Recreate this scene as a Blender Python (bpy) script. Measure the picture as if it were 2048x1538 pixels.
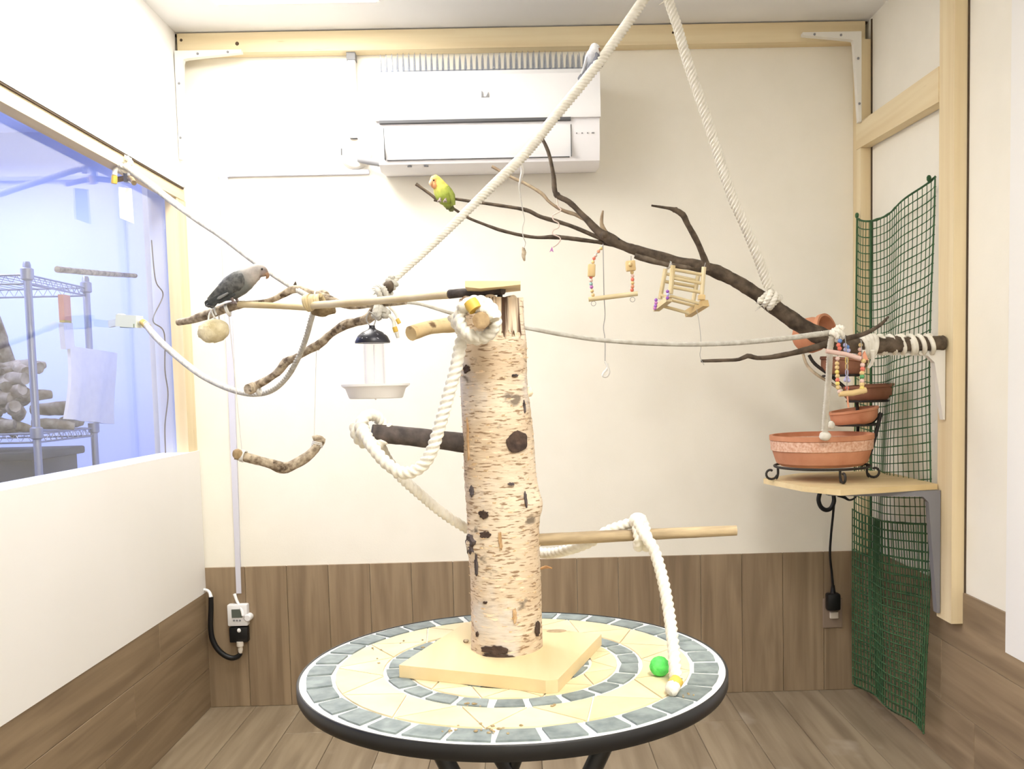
import bpy, bmesh, math, random
from mathutils import Vector, Matrix, Quaternion
random.seed(7)
PI = math.pi
SC = bpy.context.scene
COL = SC.collection
for o in list(bpy.data.objects):
    bpy.data.objects.remove(o)

# ------------------------------------------------------------------ camera, world, lights, exposure
XL, XR, D, HC, YB = -1.1585, 1.2215, 3.2818, 2.358, -1.3     # left wall, right wall, back wall, ceiling, wall behind the camera
cam = bpy.data.cameras.new('camera'); camo = bpy.data.objects.new('camera', cam); COL.objects.link(camo)
_r = Vector((0.99960722, -0.01514997, -0.023577)); _u = Vector((0.0245228, 0.06561667, 0.99754353)); _f = Vector((0.01356571, 0.99772989, -0.06596242))
camo.matrix_world = Matrix(((_r.x, _u.x, -_f.x, 0), (_r.y, _u.y, -_f.y, 0), (_r.z, _u.z, -_f.z, 1.1336), (0, 0, 0, 1)))
cam.sensor_width = 36; cam.lens = 1842.338 / 2048 * 36
cam.shift_x = -48.546 / 2048; cam.shift_y = 123.052 / 2048
cam.clip_start = 0.02
SC.camera = camo
W = bpy.data.worlds.new('world'); SC.world = W; W.use_nodes = True
W.node_tree.nodes['Background'].inputs[0].default_value = (0.9, 0.95, 1, 1)
W.node_tree.nodes['Background'].inputs[1].default_value = 0.3
SC.view_settings.view_transform = 'Standard'; SC.view_settings.look = 'None'
SC.view_settings.exposure = 1.2; SC.view_settings.gamma = 1.0; SC.view_settings.use_curve_mapping = False
LAMP, LAMP2 = 8.6, 13.5            # radiance of the two ceiling panels
def area(name, loc, rot, sx, sy, power, col):
    l = bpy.data.lights.new(name, 'AREA'); l.shape = 'RECTANGLE'; l.size = sx; l.size_y = sy; l.energy = power; l.color = col
    o = bpy.data.objects.new(name, l); COL.objects.link(o); o.location = loc; o.rotation_euler = rot
    return o
area('daylight_next_room', (-2.4, 3.2, 2.25), (0, 0, 0), 1.2, 1.6, 27, (0.54, 0.60, 1.0))
SC.cycles.max_bounces = 10; SC.cycles.diffuse_bounces = 5; SC.cycles.transparent_max_bounces = 12

# ------------------------------------------------------------------ materials
def _lin(c):
    return tuple((x / 12.92 if x <= 0.04045 else ((x + 0.055) / 1.055) ** 2.4) for x in c) + (1,)
def mat(name, c1, c2=None, scale=(5, 5, 5), detail=4, lo=0.35, hi=0.65, rough=0.6, bump=0.0, bscale=None, metal=0.0, rnd=0.0, spec=0.4, dist=0.0, c3=None, s3=None, t3=(0.6, 0.7)):
    """colours are sRGB; noise in object space, offset per object"""
    m = bpy.data.materials.new(name); m.use_nodes = True
    nt = m.node_tree; N = nt.nodes; L = nt.links; b = N['Principled BSDF']
    b.inputs['Base Color'].default_value = _lin(c1); b.inputs['Roughness'].default_value = rough
    b.inputs['Metallic'].default_value = metal; b.inputs['Specular IOR Level'].default_value = spec
    m.diffuse_color = _lin(c1)
    if c2 is None and bump == 0 and rnd == 0: return m
    tc = N.new('ShaderNodeTexCoord'); oi = N.new('ShaderNodeObjectInfo')
    ml = N.new('ShaderNodeMath'); ml.operation = 'MULTIPLY'; ml.inputs[1].default_value = 37.0; L.new(oi.outputs['Random'], ml.inputs[0])
    def noise(sc, det, dst=0.0):
        mp = N.new('ShaderNodeMapping'); mp.inputs['Scale'].default_value = sc; L.new(tc.outputs['Object'], mp.inputs['Vector'])
        n = N.new('ShaderNodeTexNoise'); n.noise_dimensions = '4D'; n.inputs['Scale'].default_value = 1; n.inputs['Detail'].default_value = det
        n.inputs['Distortion'].default_value = dst
        L.new(mp.outputs['Vector'], n.inputs['Vector']); L.new(ml.outputs[0], n.inputs['W'])
        return n
    out = None
    if c2 is not None:
        n = noise(scale, detail, dist)
        r = N.new('ShaderNodeValToRGB'); r.color_ramp.elements[0].position = lo; r.color_ramp.elements[1].position = hi
        r.color_ramp.elements[0].color = _lin(c1); r.color_ramp.elements[1].color = _lin(c2)
        L.new(n.outputs['Fac'], r.inputs['Fac']); out = r.outputs['Color']
    if c3 is not None:
        n3 = noise(s3, 3)
        r3 = N.new('ShaderNodeValToRGB'); r3.color_ramp.elements[0].position = t3[0]; r3.color_ramp.elements[1].position = t3[1]
        L.new(n3.outputs['Fac'], r3.inputs['Fac'])
        mx = N.new('ShaderNodeMix'); mx.data_type = 'RGBA'; mx.inputs['B'].default_value = _lin(c3)
        L.new(r3.outputs['Color'], mx.inputs['Factor'])
        if out is not None: L.new(out, mx.inputs['A'])
        else: mx.inputs['A'].default_value = _lin(c1)
        out = mx.outputs['Result']
    if rnd > 0:
        hs = N.new('ShaderNodeHueSaturation')
        ma = N.new('ShaderNodeMapRange'); ma.inputs['To Min'].default_value = 1 - rnd; ma.inputs['To Max'].default_value = 1 + rnd
        L.new(oi.outputs['Random'], ma.inputs['Value']); L.new(ma.outputs['Result'], hs.inputs['Value'])
        if out is not None: L.new(out, hs.inputs['Color'])
        else: hs.inputs['Color'].default_value = _lin(c1)
        out = hs.outputs['Color']
    if out is not None: L.new(out, b.inputs['Base Color'])
    if bump > 0:
        nb = noise(bscale or scale, 5); bp = N.new('ShaderNodeBump'); bp.inputs['Strength'].default_value = bump; bp.inputs['Distance'].default_value = 0.003
        L.new(nb.outputs['Fac'], bp.inputs['Height']); L.new(bp.outputs['Normal'], b.inputs['Normal'])
    return m
def vcol_mat(name, rough=0.7, bump=0.3, bs=120, fleck=0.12):
    m = bpy.data.materials.new(name); m.use_nodes = True; nt = m.node_tree; N = nt.nodes; L = nt.links; b = N['Principled BSDF']
    a = N.new('ShaderNodeAttribute'); a.attribute_name = 'Col'
    b.inputs['Roughness'].default_value = rough
    tc = N.new('ShaderNodeTexCoord'); n = N.new('ShaderNodeTexNoise'); n.inputs['Scale'].default_value = bs; L.new(tc.outputs['Object'], n.inputs['Vector'])
    mr = N.new('ShaderNodeMapRange'); mr.inputs['From Min'].default_value = .3; mr.inputs['From Max'].default_value = .7
    mr.inputs['To Min'].default_value = 1 - fleck; mr.inputs['To Max'].default_value = 1 + fleck
    L.new(n.outputs['Fac'], mr.inputs['Value'])
    h = N.new('ShaderNodeHueSaturation'); L.new(a.outputs['Color'], h.inputs['Color']); L.new(mr.outputs['Result'], h.inputs['Value'])
    L.new(h.outputs['Color'], b.inputs['Base Color'])
    bp = N.new('ShaderNodeBump'); bp.inputs['Strength'].default_value = bump; bp.inputs['Distance'].default_value = 0.002
    L.new(n.outputs['Fac'], bp.inputs['Height']); L.new(bp.outputs['Normal'], b.inputs['Normal'])
    return m
def emit(name, col, s):
    m = bpy.data.materials.new(name); m.use_nodes = True; nt = m.node_tree
    e = nt.nodes.new('ShaderNodeEmission'); e.inputs[0].default_value = col + (1,); e.inputs[1].default_value = s
    nt.links.new(e.outputs[0], nt.nodes['Material Output'].inputs[0]); return m
def clear(name, tint, refl_rough=0.02, ior=1.45, mixd=0.0):
    """thin clear sheet: light passes straight, its faces mirror by Fresnel"""
    m = bpy.data.materials.new(name); m.use_nodes = True; nt = m.node_tree; N = nt.nodes; L = nt.links
    t = N.new('ShaderNodeBsdfTransparent'); t.inputs[0].default_value = tint + (1,)
    g = N.new('ShaderNodeBsdfGlossy'); g.inputs['Roughness'].default_value = refl_rough
    f = N.new('ShaderNodeFresnel'); 
    ge = N.new('ShaderNodeNewGeometry'); io = N.new('ShaderNodeMapRange'); io.inputs['To Min'].default_value = ior; io.inputs['To Max'].default_value = 1 / ior
    L.new(ge.outputs['Backfacing'], io.inputs['Value']); L.new(io.outputs['Result'], f.inputs['IOR'])      # a thin sheet: both faces mirror alike
    mx = N.new('ShaderNodeMixShader'); L.new(f.outputs[0], mx.inputs[0]); L.new(t.outputs[0], mx.inputs[1]); L.new(g.outputs[0], mx.inputs[2])
    last = mx
    if mixd > 0:
        d = N.new('ShaderNodeBsdfDiffuse'); d.inputs[0].default_value = (.9, .9, .92, 1)
        m2 = N.new('ShaderNodeMixShader'); m2.inputs[0].default_value = mixd; L.new(mx.outputs[0], m2.inputs[1]); L.new(d.outputs[0], m2.inputs[2]); last = m2
    L.new(last.outputs[0], N['Material Output'].inputs[0]); return m

m_wall = mat('cream_wallpaper', (.93, .913, .862), (.94, .923, .875), scale=(9, 9, 9), bump=.08, bscale=(180, 180, 180), rough=.85)
m_panel = mat('white_wall_panel', (.93, .925, .91), (.94, .935, .925), scale=(3, 3, 1), rough=.55)
m_ceil = mat('white_ceiling_board', (.90, .90, .90), (.915, .915, .915), scale=(4, 4, 4), rough=.9)
m_blue = mat('daylight_tinted_plaster', (.84, .87, .95), (.86, .89, .96), scale=(3, 3, 3), rough=.8)  # bluish daylight of the next room tinted into its wall colour
m_vinyl_v = mat('wood_vinyl_upright', (.505, .43, .34), (.62, .54, .435), scale=(26, 26, 1.6), detail=6, rough=.5, rnd=.07, bump=.06, bscale=(90, 90, 6), c3=(.43, .36, .28), s3=(16, 16, 2.2), t3=(.56, .8), dist=.5)
m_vinyl_y = mat('wood_vinyl_lengthwise', (.505, .43, .34), (.62, .54, .435), scale=(26, 1.6, 26), detail=6, rough=.5, rnd=.07, bump=.06, bscale=(90, 6, 90), c3=(.43, .36, .28), s3=(16, 2.2, 16), t3=(.56, .8), dist=.5)
m_floor = mat('wood_vinyl_floor', (.49, .43, .35), (.605, .545, .455), scale=(24, 1.8, 24), detail=6, rough=.42, rnd=.06, bump=.05, bscale=(90, 6, 90), c3=(.68, .63, .56), s3=(7, 5, 7), t3=(.6, .78), dist=.6)
m_pine_x = mat('pine_along_x', (.91, .85, .71), (.86, .78, .62), scale=(1.2, 30, 30), detail=5, rough=.6, c3=(.62, .46, .27), s3=(5, 40, 40), t3=(.68, .8))
m_pine_y = mat('pine_along_y', (.91, .85, .71), (.86, .78, .62), scale=(30, 1.2, 30), detail=5, rough=.6, c3=(.62, .46, .27), s3=(40, 5, 40), t3=(.68, .8))
m_pine_z = mat('pine_along_z', (.91, .85, .71), (.86, .78, .62), scale=(30, 30, 1.2), detail=5, rough=.6, c3=(.64, .48, .29), s3=(40, 40, 5), t3=(.68, .8))
m_board = mat('planed_board', (.865, .79, .62), (.82, .74, .56), scale=(22, 3, 22), detail=5, rough=.6)
m_ply = mat('shelf_board', (.88, .80, .63), (.82, .73, .54), scale=(3, 18, 18), detail=4, rough=.6)
m_gap = mat('dark_gap', (.32, .26, .20), rough=.9)
m_dowel = mat('pale_dowel_wood', (.86, .80, .65), (.78, .70, .52), scale=(12, 12, 12), detail=6, rough=.6, bump=.15, bscale=(60, 60, 60))
m_stick = mat('weathered_stick', (.74, .66, .52), (.50, .43, .33), scale=(10, 70, 70), detail=5, rough=.75, bump=.3, bscale=(20, 90, 90))
m_bark = mat('grey_brown_bark', (.78, .72, .62), (.46, .39, .31), scale=(85, 85, 85), detail=6, lo=.36, hi=.66, rough=.85, bump=.5, bscale=(150, 150, 150), c3=(.33, .27, .21), s3=(60, 60, 60), t3=(.57, .66))
m_halfbark = mat('half_barked_peg', (.84, .77, .61), (.72, .62, .45), scale=(14, 14, 14), rough=.75, bump=.3, bscale=(60, 60, 60), c3=(.42, .33, .23), s3=(22, 40, 60), t3=(.56, .62))
m_dark = mat('dark_bark', (.235, .195, .155), (.40, .345, .285), scale=(40, 40, 40), detail=6, rough=.85, bump=.5, bscale=(140, 140, 140))
m_twig = mat('pale_twig_bark', (.70, .63, .52), (.55, .47, .38), scale=(30, 30, 30), rough=.8)
m_twig2 = mat('grey_limb_bark', (.30, .26, .22), (.48, .43, .37), scale=(40, 40, 40), rough=.85)
m_black_bark = mat('blackish_bark', (.23, .205, .195), (.36, .32, .30), scale=(60, 60, 60), detail=5, rough=.8, bump=.4, bscale=(150, 150, 150), c3=(.75, .72, .68), s3=(60, 60, 60), t3=(.74, .76))
m_cut = mat('cut_wood_end', (.74, .64, .48), (.50, .40, .28), scale=(60, 60, 60), rough=.8)
m_rope = mat('cream_cotton_rope', (.91, .895, .85), (.855, .835, .775), scale=(70, 70, 70), detail=5, rough=.9, bump=.25, bscale=(500, 500, 500))
m_rope_grey = mat('shade_grey_cotton_rope', (.82, .81, .77), (.72, .70, .65), scale=(60, 60, 60), detail=5, rough=.9, bump=.25, bscale=(500, 500, 500))  # greyer colour stands in for the shading on the wall, sagging and crossing ropes
m_tape = mat('yellow_tape', (.86, .73, .34), (.80, .66, .28), scale=(60, 60, 60), rough=.5)
m_black = mat('black_metal', (.055, .055, .06), rough=.4, spec=.5)
m_iron = mat('wrought_iron', (.13, .125, .12), (.19, .17, .15), scale=(60, 60, 60), rough=.6)
m_slate = mat('slate_tile', (.42, .46, .46), (.55, .59, .58), scale=(45, 45, 45), detail=6, rough=.55, rnd=.09, bump=.15, bscale=(150, 150, 150))
m_cream = mat('cream_tile', (.86, .785, .61), (.90, .84, .70), scale=(14, 14, 14), detail=5, rough=.5, rnd=.05)
m_grout = mat('white_grout', (.93, .93, .91), (.87, .87, .85), scale=(60, 60, 60), rough=.85)
m_terra = mat('terracotta', (.80, .57, .44), (.73, .49, .36), scale=(18, 18, 18), detail=5, rough=.85, bump=.1, bscale=(120, 120, 120))
m_terra_d = mat('dark_terracotta', (.58, .40, .31), (.49, .33, .25), scale=(18, 18, 18), detail=5, rough=.85)  # darker terracotta tone for two of the bowls
m_band = mat('stippled_pink_band', (.90, .77, .68), (.80, .60, .49), scale=(120, 120, 120), detail=3, rough=.9, bump=.5, bscale=(200, 200, 200))
m_white = mat('white_plastic', (.93, .93, .935), rough=.35)
m_white2 = mat('white_plastic_shell', (.93, .925, .935), rough=.4)
m_lav = mat('lavender_white_plastic', (.83, .83, .88), rough=.5)
m_whitemetal = mat('white_painted_steel', (.90, .89, .86), rough=.45)
m_grey = mat('grey_plastic', (.55, .55, .56), rough=.5)
m_dgrey = mat('dark_grey_slot', (.34, .34, .35), rough=.6)
m_blackp = mat('black_plastic', (.07, .07, .075), rough=.45)
m_speck = mat('speckled_black_plastic', (.13, .13, .155), (.19, .19, .22), scale=(30, 30, 30), rough=.35, c3=(.85, .86, .9), s3=(170, 170, 170), t3=(.63, .66))
m_clear = clear('clear_plastic', (.97, .97, .98), mixd=.06)
m_spike = clear('clear_spike_plastic', (.60, .63, .70), mixd=.12)
m_glass = clear('window_acrylic', (.97, .98, 1.0), ior=1.5)
m_net = mat('green_netting', (.18, .32, .20), (.25, .39, .25), scale=(30, 30, 30), rough=.8)
m_green = mat('green_pompom', (.42, .90, .44), (.34, .82, .37), scale=(150, 150, 150), rough=.95, bump=.6, bscale=(300, 300, 300))
m_loofah = mat('loofah_fibre', (.93, .89, .76), (.80, .74, .57), scale=(60, 60, 60), detail=6, rough=.95, bump=.8, bscale=(160, 160, 160))
m_string = mat('white_string', (.88, .87, .84), rough=.8)
m_wire = mat('thin_grey_wire', (.60, .59, .57), rough=.5)
m_paper = mat('white_paper', (.94, .94, .94), rough=.8)
m_lcd = mat('lcd_screen', (.36, .39, .36), rough=.3)
m_steel = mat('chromed_steel', (.62, .63, .66), rough=.35, metal=.7)
m_greysteel = mat('grey_painted_bracket', (.50, .50, .52), rough=.5)
m_towel = mat('white_towel', (.985, .96, .91), (.96, .935, .89), scale=(30, 30, 30), rough=.95, bump=.3, bscale=(200, 200, 200))
m_orange = mat('orange_plastic', (.93, .62, .48), rough=.5)
m_drift = mat('pale_driftwood', (.74, .69, .60), (.50, .44, .35), scale=(30, 30, 30), detail=5, rough=.9, rnd=.25)
m_crate = mat('dark_grey_crate', (.24, .25, .27), (.30, .31, .32), scale=(10, 10, 10), rough=.7)
m_bird = vcol_mat('feathers')
m_seed = mat('seed_husks', (.55, .47, .33), (.72, .65, .50), scale=(90, 90, 90), rough=.9)
def plain(n, c, r=.45): return mat(n, c, rough=r)
BEAD = {k: plain('bead_' + k, c) for k, c in dict(red=(.84, .45, .37), pink=(.86, .74, .69), teal=(.60, .73, .71), magenta=(.72, .45, .70), tan=(.85, .74, .52),
        orange=(.86, .60, .47), yellow=(.88, .80, .45), green=(.35, .62, .40), purple=(.58, .36, .70), blue=(.36, .50, .72), lilac=(.72, .72, .86), wood=(.84, .73, .52)).items()}

# birch bark: creamy pink skin, short horizontal dashes, grey scuffed patches
def birch():
    m = mat('birch_bark', (.83, .765, .67), (.745, .65, .53), scale=(9, 9, 16), detail=6, lo=.40, hi=.72, rough=.8, bump=.4, bscale=(40, 40, 220), c3=(.55, .45, .345), s3=(70, 70, 380), t3=(.55, .63))
    nt = m.node_tree; N = nt.nodes; L = nt.links; b = N['Principled BSDF']
    src = b.inputs['Base Color'].links[0].from_socket
    tc = N.new('ShaderNodeTexCoord')
    def layer(src, sc, lo, hi, col, det=5):
        mp = N.new('ShaderNodeMapping'); mp.inputs['Scale'].default_value = sc; mp.inputs['Location'].default_value = (sc[0] * .37, 1.3, sc[2] * .11); L.new(tc.outputs['Object'], mp.inputs[0])
        n = N.new('ShaderNodeTexNoise'); n.inputs['Scale'].default_value = 1; n.inputs['Detail'].default_value = det; L.new(mp.outputs[0], n.inputs['Vector'])
        r = N.new('ShaderNodeValToRGB'); r.color_ramp.elements[0].position = lo; r.color_ramp.elements[1].position = hi; L.new(n.outputs['Fac'], r.inputs[0])
        x = N.new('ShaderNodeMix'); x.data_type = 'RGBA'; x.inputs['B'].default_value = _lin(col); L.new(r.outputs[0], x.inputs['Factor']); L.new(src, x.inputs['A'])
        return x.outputs['Result']
    src = layer(src, (14, 14, 9), .54, .66, (.78, .745, .70))
    src = layer(src, (26, 26, 40), .62, .70, (.47, .42, .36))
    src = layer(src, (44, 44, 210), .63, .69, (.88, .80, .68), 3)
    src = layer(src, (30, 30, 7), .70, .76, (.58, .42, .25))
    L.new(src, b.inputs['Base Color'])
    return m
m_birch = birch()
m_stripped = mat('stripped_splintered_wood', (.88, .80, .69), (.30, .21, .15), scale=(120, 60, 5), detail=3, lo=.48, hi=.58, rough=.8, bump=.6, bscale=(120, 60, 6))

def spot(x, y, Y):
    """point of the room at assumed distance Y along the room, unprojected from image pixel x, y (2048 x 1538)"""
    d = _f * 1842.338 + _r * (x - 1072.546) - _u * (y - 892.052)
    return (d.x * Y / d.y, Y, 1.1336 + d.z * Y / d.y)

# ------------------------------------------------------------------ mesh helpers
ROOT = {}
class MB:
    def __init__(self): self.v = []; self.f = []; self.c = []; self.mi = []; self.cur = 0
    def mat(self, i): self.cur = i; return self
    def addf(self, f): self.f.append(f); self.mi.append(self.cur)
    def box(self, c, s, M=None):
        """box of centre c, size s, turned by M"""
        n = len(self.v)
        for z in (-.5, .5):
            for y in (-.5, .5):
                for x in (-.5, .5):
                    p = Vector((x * s[0], y * s[1], z * s[2]))
                    if M: p = M @ p
                    self.v.append(p + Vector(c))
        for f in ((0, 2, 3, 1), (4, 5, 7, 6), (0, 1, 5, 4), (2, 6, 7, 3), (0, 4, 6, 2), (1, 3, 7, 5)): self.addf([n + i for i in f])
        return self
    def bev(self, c, s, r=.004, seg=2, M=None):
        bm = bmesh.new(); bmesh.ops.create_cube(bm, size=1)
        for v in bm.verts: v.co = Vector((v.co.x * s[0], v.co.y * s[1], v.co.z * s[2]))
        bmesh.ops.bevel(bm, geom=list(bm.edges), offset=r, segments=seg, affect='EDGES', profile=.5)
        n = len(self.v)
        bm.verts.index_update()
        for v in bm.verts: self.v.append((M @ v.co if M else v.co.copy()) + Vector(c))
        for f in bm.faces: self.addf([n + v.index for v in f.verts])
        bm.free(); return self
    def bar(self, a, b, w, h, up=(0, 0, 1)):
        """rectangular bar from a to b, w wide, h high"""
        a, b = Vector(a), Vector(b); d = (b - a); L = d.length; d.normalize()
        s = d.cross(Vector(up)).normalized(); u = s.cross(d)
        M = Matrix((s, d, u)).transposed()
        return self.box((a + b) / 2, (w, L, h), M)
    def prism(self, poly, ext, cap=True):
        """closed polygon of 3-D points swept along vector ext"""
        n = len(self.v); k = len(poly); e = Vector(ext)
        for p in poly: self.v.append(Vector(p))
        for p in poly: self.v.append(Vector(p) + e)
        for i in range(k): self.addf([n + i, n + (i + 1) % k, n + k + (i + 1) % k, n + k + i])
        if cap: self.addf([n + i for i in range(k)][::-1]); self.addf([n + k + i for i in range(k)])
        return self
    def tube(self, pr, sides=10, lobes=0, pitch=.06, jitter=0.0, cols=None, sq=None, closed=False):
        """tube through (point, radius) pairs; lobes > 0 lays a twisted rope"""
        P_ = [Vector(p) for p, r in pr]; R_ = [r for p, r in pr]; n = len(P_)
        T = []
        for i in range(n):
            a = P_[i - 1] if i > 0 else (P_[-2] if closed else P_[0]); b = P_[i + 1] if i < n - 1 else (P_[1] if closed else P_[-1])
            t = (b - a); T.append(t.normalized() if t.length > 1e-9 else Vector((0, 0, 1)))
        ref = Vector((0, 0, 1)) if abs(T[0].z) < .9 else Vector((1, 0, 0))
        N_ = (ref - T[0] * ref.dot(T[0])).normalized()
        base = len(self.v); s = 0.0
        for i in range(n):
            if i:
                N_ = T[i - 1].rotation_difference(T[i]) @ N_
                N_ = (N_ - T[i] * N_.dot(T[i])).normalized(); s += (P_[i] - P_[i - 1]).length
            B = T[i].cross(N_)
            for k in range(sides):
                a = 2 * PI * k / sides; r = R_[i]
                if lobes: r *= (.70 if lobes < 4 else .66) + (.33 if lobes < 4 else .38) * abs(math.cos(lobes / 2 * (a - 2 * PI * s / pitch)))
                if jitter: r *= 1 + random.uniform(-jitter, jitter)
                ca, sa = math.cos(a), math.sin(a)
                if sq: sa *= sq
                self.v.append(P_[i] + N_ * (r * ca) + B * (r * sa))
                if cols: self.c.append(cols[i])
        for i in range(n - 1):
            for k in range(sides):
                a = base + i * sides + k; b = base + i * sides + (k + 1) % sides
                self.addf([a, b, b + sides, a + sides])
        if not closed:
            self.addf([base + k for k in range(sides)][::-1]); self.addf([base + (n - 1) * sides + k for k in range(sides)])
        return self
    def lathe(self, prof, c, seg=32, M=None, cols=None):
        """(radius, height) profile turned about the axis through c"""
        n = len(self.v); k = len(prof)
        for r, z in prof:
            for j in range(seg):
                a = 2 * PI * j / seg; p = Vector((r * math.cos(a), r * math.sin(a), z))
                self.v.append((M @ p if M else p) + Vector(c))
        for i in range(k - 1):
            for j in range(seg):
                a = n + i * seg + j; b = n + i * seg + (j + 1) % seg
                self.addf([a, b, b + seg, a + seg])
        if prof[0][0] > 1e-6: self.addf([n + j for j in range(seg)][::-1])
        if prof[-1][0] > 1e-6: self.addf([n + (k - 1) * seg + j for j in range(seg)])
        return self
    def ball(self, c, r, seg=16, jitter=0.0, M=None, col=None):
        rx, ry, rz = (r, r, r) if not hasattr(r, '__len__') else r
        n = len(self.v); rows = max(4, seg // 2)
        for i in range(rows + 1):
            th = PI * i / rows
            for j in range(seg):
                a = 2 * PI * j / seg; q = 1 + (random.uniform(-jitter, jitter) if 0 < i < rows else 0)
                p = Vector((rx * math.sin(th) * math.cos(a) * q, ry * math.sin(th) * math.sin(a) * q, rz * math.cos(th) * q))
                self.v.append((M @ p if M else p) + Vector(c))
                if col: self.c.append(col)
        for i in range(rows):
            for j in range(seg):
                a = n + i * seg + j; b = n + i * seg + (j + 1) % seg
                self.addf([a, a + seg, b + seg, b])
        return self
    def mesh(self, name, mats, org, smooth):
        me = bpy.data.meshes.new(name)
        me.from_pydata([tuple(v - org) for v in self.v], [], self.f)
        if not isinstance(mats, (list, tuple)): mats = [mats]
        for m in mats: me.materials.append(m)
        if len(mats) > 1: me.polygons.foreach_set('material_index', self.mi)
        if self.c and len(self.c) == len(self.v):
            at = me.color_attributes.new('Col', 'FLOAT_COLOR', 'POINT')
            for i, c in enumerate(self.c): at.data[i].color = _lin(c)
        bm = bmesh.new(); bm.from_mesh(me)
        bmesh.ops.remove_doubles(bm, verts=bm.verts, dist=1e-6) if not self.c else None
        bmesh.ops.recalc_face_normals(bm, faces=bm.faces)
        bm.to_mesh(me); bm.free()
        if smooth:
            me.polygons.foreach_set('use_smooth', [True] * len(me.polygons))
            try: me.set_sharp_from_angle(angle=math.radians(smooth if smooth > 1 else 50))
            except Exception: pass
        me.update(); return me
    def build(self, name, mats, parent=None, smooth=0, label=None, cat=None, group=None, kind=None, org=None):
        if parent is not None: o_ = ROOT[parent.name]
        elif org is not None: o_ = Vector(org)
        else:
            lo = [min(v[i] for v in self.v) for i in range(3)]; hi = [max(v[i] for v in self.v) for i in range(3)]
            o_ = Vector(((lo[0] + hi[0]) / 2, (lo[1] + hi[1]) / 2, lo[2]))
        o = bpy.data.objects.new(name, self.mesh(name, mats, o_, smooth)); COL.objects.link(o)
        if parent is not None: o.parent = parent
        else: o.location = o_
        ROOT[o.name] = o_
        tag(o, label, cat, group, kind)
        return o
def tag(o, label=None, cat=None, group=None, kind=None):
    for k, v in (('label', label), ('category', cat), ('group', group), ('kind', kind)):
        if v: o[k] = v
    return o
def thing(name, label, cat, loc, group=None):
    o = bpy.data.objects.new(name, None); COL.objects.link(o); o.location = loc; o.empty_display_size = .05
    ROOT[o.name] = Vector(loc); return tag(o, label, cat, group)
def struct(name, mb, m, parent=None, smooth=0):
    return mb.build(name, m, parent, smooth, kind=None if parent else 'structure', org=None if parent else (0, 0, 0))
def curve(pr, step=.006, rs=1.0):
    """Catmull-Rom through (point, radius) pairs, resampled"""
    pr = [(Vector(p), r * rs) for p, r in pr]; out = []
    n = len(pr)
    for i in range(n - 1):
        p0 = pr[max(i - 1, 0)][0]; p1, r1 = pr[i]; p2, r2 = pr[i + 1]; p3 = pr[min(i + 2, n - 1)][0]
        k = max(1, int((p2 - p1).length / step))
        for j in range(k):
            t = j / k
            q = .5 * ((2 * p1) + (p2 - p0) * t + (2 * p0 - 5 * p1 + 4 * p2 - p3) * t * t + (3 * p1 - p0 - 3 * p2 + p3) * t ** 3)
            out.append((q, r1 + (r2 - r1) * t))
    out.append(pr[-1]); return out
def setr(pr, r):
    return [(p, r) for p, _ in pr]
def coil(c, axis, R, r, turns, adv, start=0.0, sq=1.0, up=None):
    """rope path wound round an axis"""
    ax = Vector(axis).normalized(); ref = Vector(up) if up else (Vector((0, 0, 1)) if abs(ax.z) < .9 else Vector((1, 0, 0)))
    u = (ref - ax * ref.dot(ax)).normalized(); w = ax.cross(u); n = max(12, int(turns * max(26, R / .00025))); out = []
    for i in range(n + 1):
        t = i / n; a = start + 2 * PI * turns * t
        out.append((Vector(c) + u * (R * math.cos(a)) + w * (R * sq * math.sin(a)) + ax * (adv * (t - .5)), r))
    return out
def rope(mb, pr, pitch=None, lobes=3):
    r = pr[0][1]
    if lobes > 3: return mb.tube(pr, sides=6 * lobes, lobes=lobes, pitch=pitch)
    return mb.tube(pr, sides=18, lobes=3, pitch=pitch or max(.012, r * 3.2))
def branch(mb, pr, jit=.10, sides=10, step=.009, bend=.0):
    c = curve(pr, step)
    k = random.random() * 50
    c = [(p + Vector((0, 0, bend * math.sin(i * .9 + k))), r * (1 + jit * math.sin(i * .55 + k) * math.sin(i * .21 + k * 2))) for i, (p, r) in enumerate(c)]
    return mb.tube(c, sides=sides, jitter=jit * .45)
def copy_of(o, loc, rot=None, label=None):
    c = o.copy(); COL.objects.link(c); c.location = loc
    if rot is not None: c.rotation_euler = rot
    if label: c['label'] = label
    return c

# ------------------------------------------------------------------ room shell
T_ = .06
wb = struct('wall_back', MB().box(((XL + XR) / 2, D + T_ / 2, HC / 2), (XR - XL + .3, T_, HC + .1)), m_wall)
GX = XL - .045                                                     # glass plane, set behind the framing
ZW0, ZW1 = .930, 1.800                                             # window opening
WY0, WY1 = .35, 3.195
mbl = MB()
mbl.box((XL - .05, (YB + D) / 2, .21), (.1, D - YB, .42))                       # behind the planks
mbl.box((XL - .05, (YB + D) / 2, .675), (.1, D - YB, .51))
mbl.box((XL - .05, (YB + D) / 2, (ZW1 + HC) / 2 + .04), (.1, D - YB, HC - ZW1 - .02))
mbl.box((XL - .05, (WY0 + YB) / 2, (ZW0 + ZW1) / 2), (.1, WY0 - YB, ZW1 - ZW0 + .1))
wl = struct('wall_left', mbl, m_panel)
struct('panel', MB().box((XL + .003, (YB + 3.276) / 2, (.421 + ZW0) / 2), (.010, 3.276 - YB, ZW0 - .421)), m_panel, wl)
struct('panel', MB().prism([(XL - .002, YB, 1.842), (XL - .002, 3.243, 1.842), (XL - .002, 3.2265, 2.31), (XL - .002, 3.235, HC), (XL - .002, YB, HC)], (.010, 0, 0)), m_panel, wl)
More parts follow.
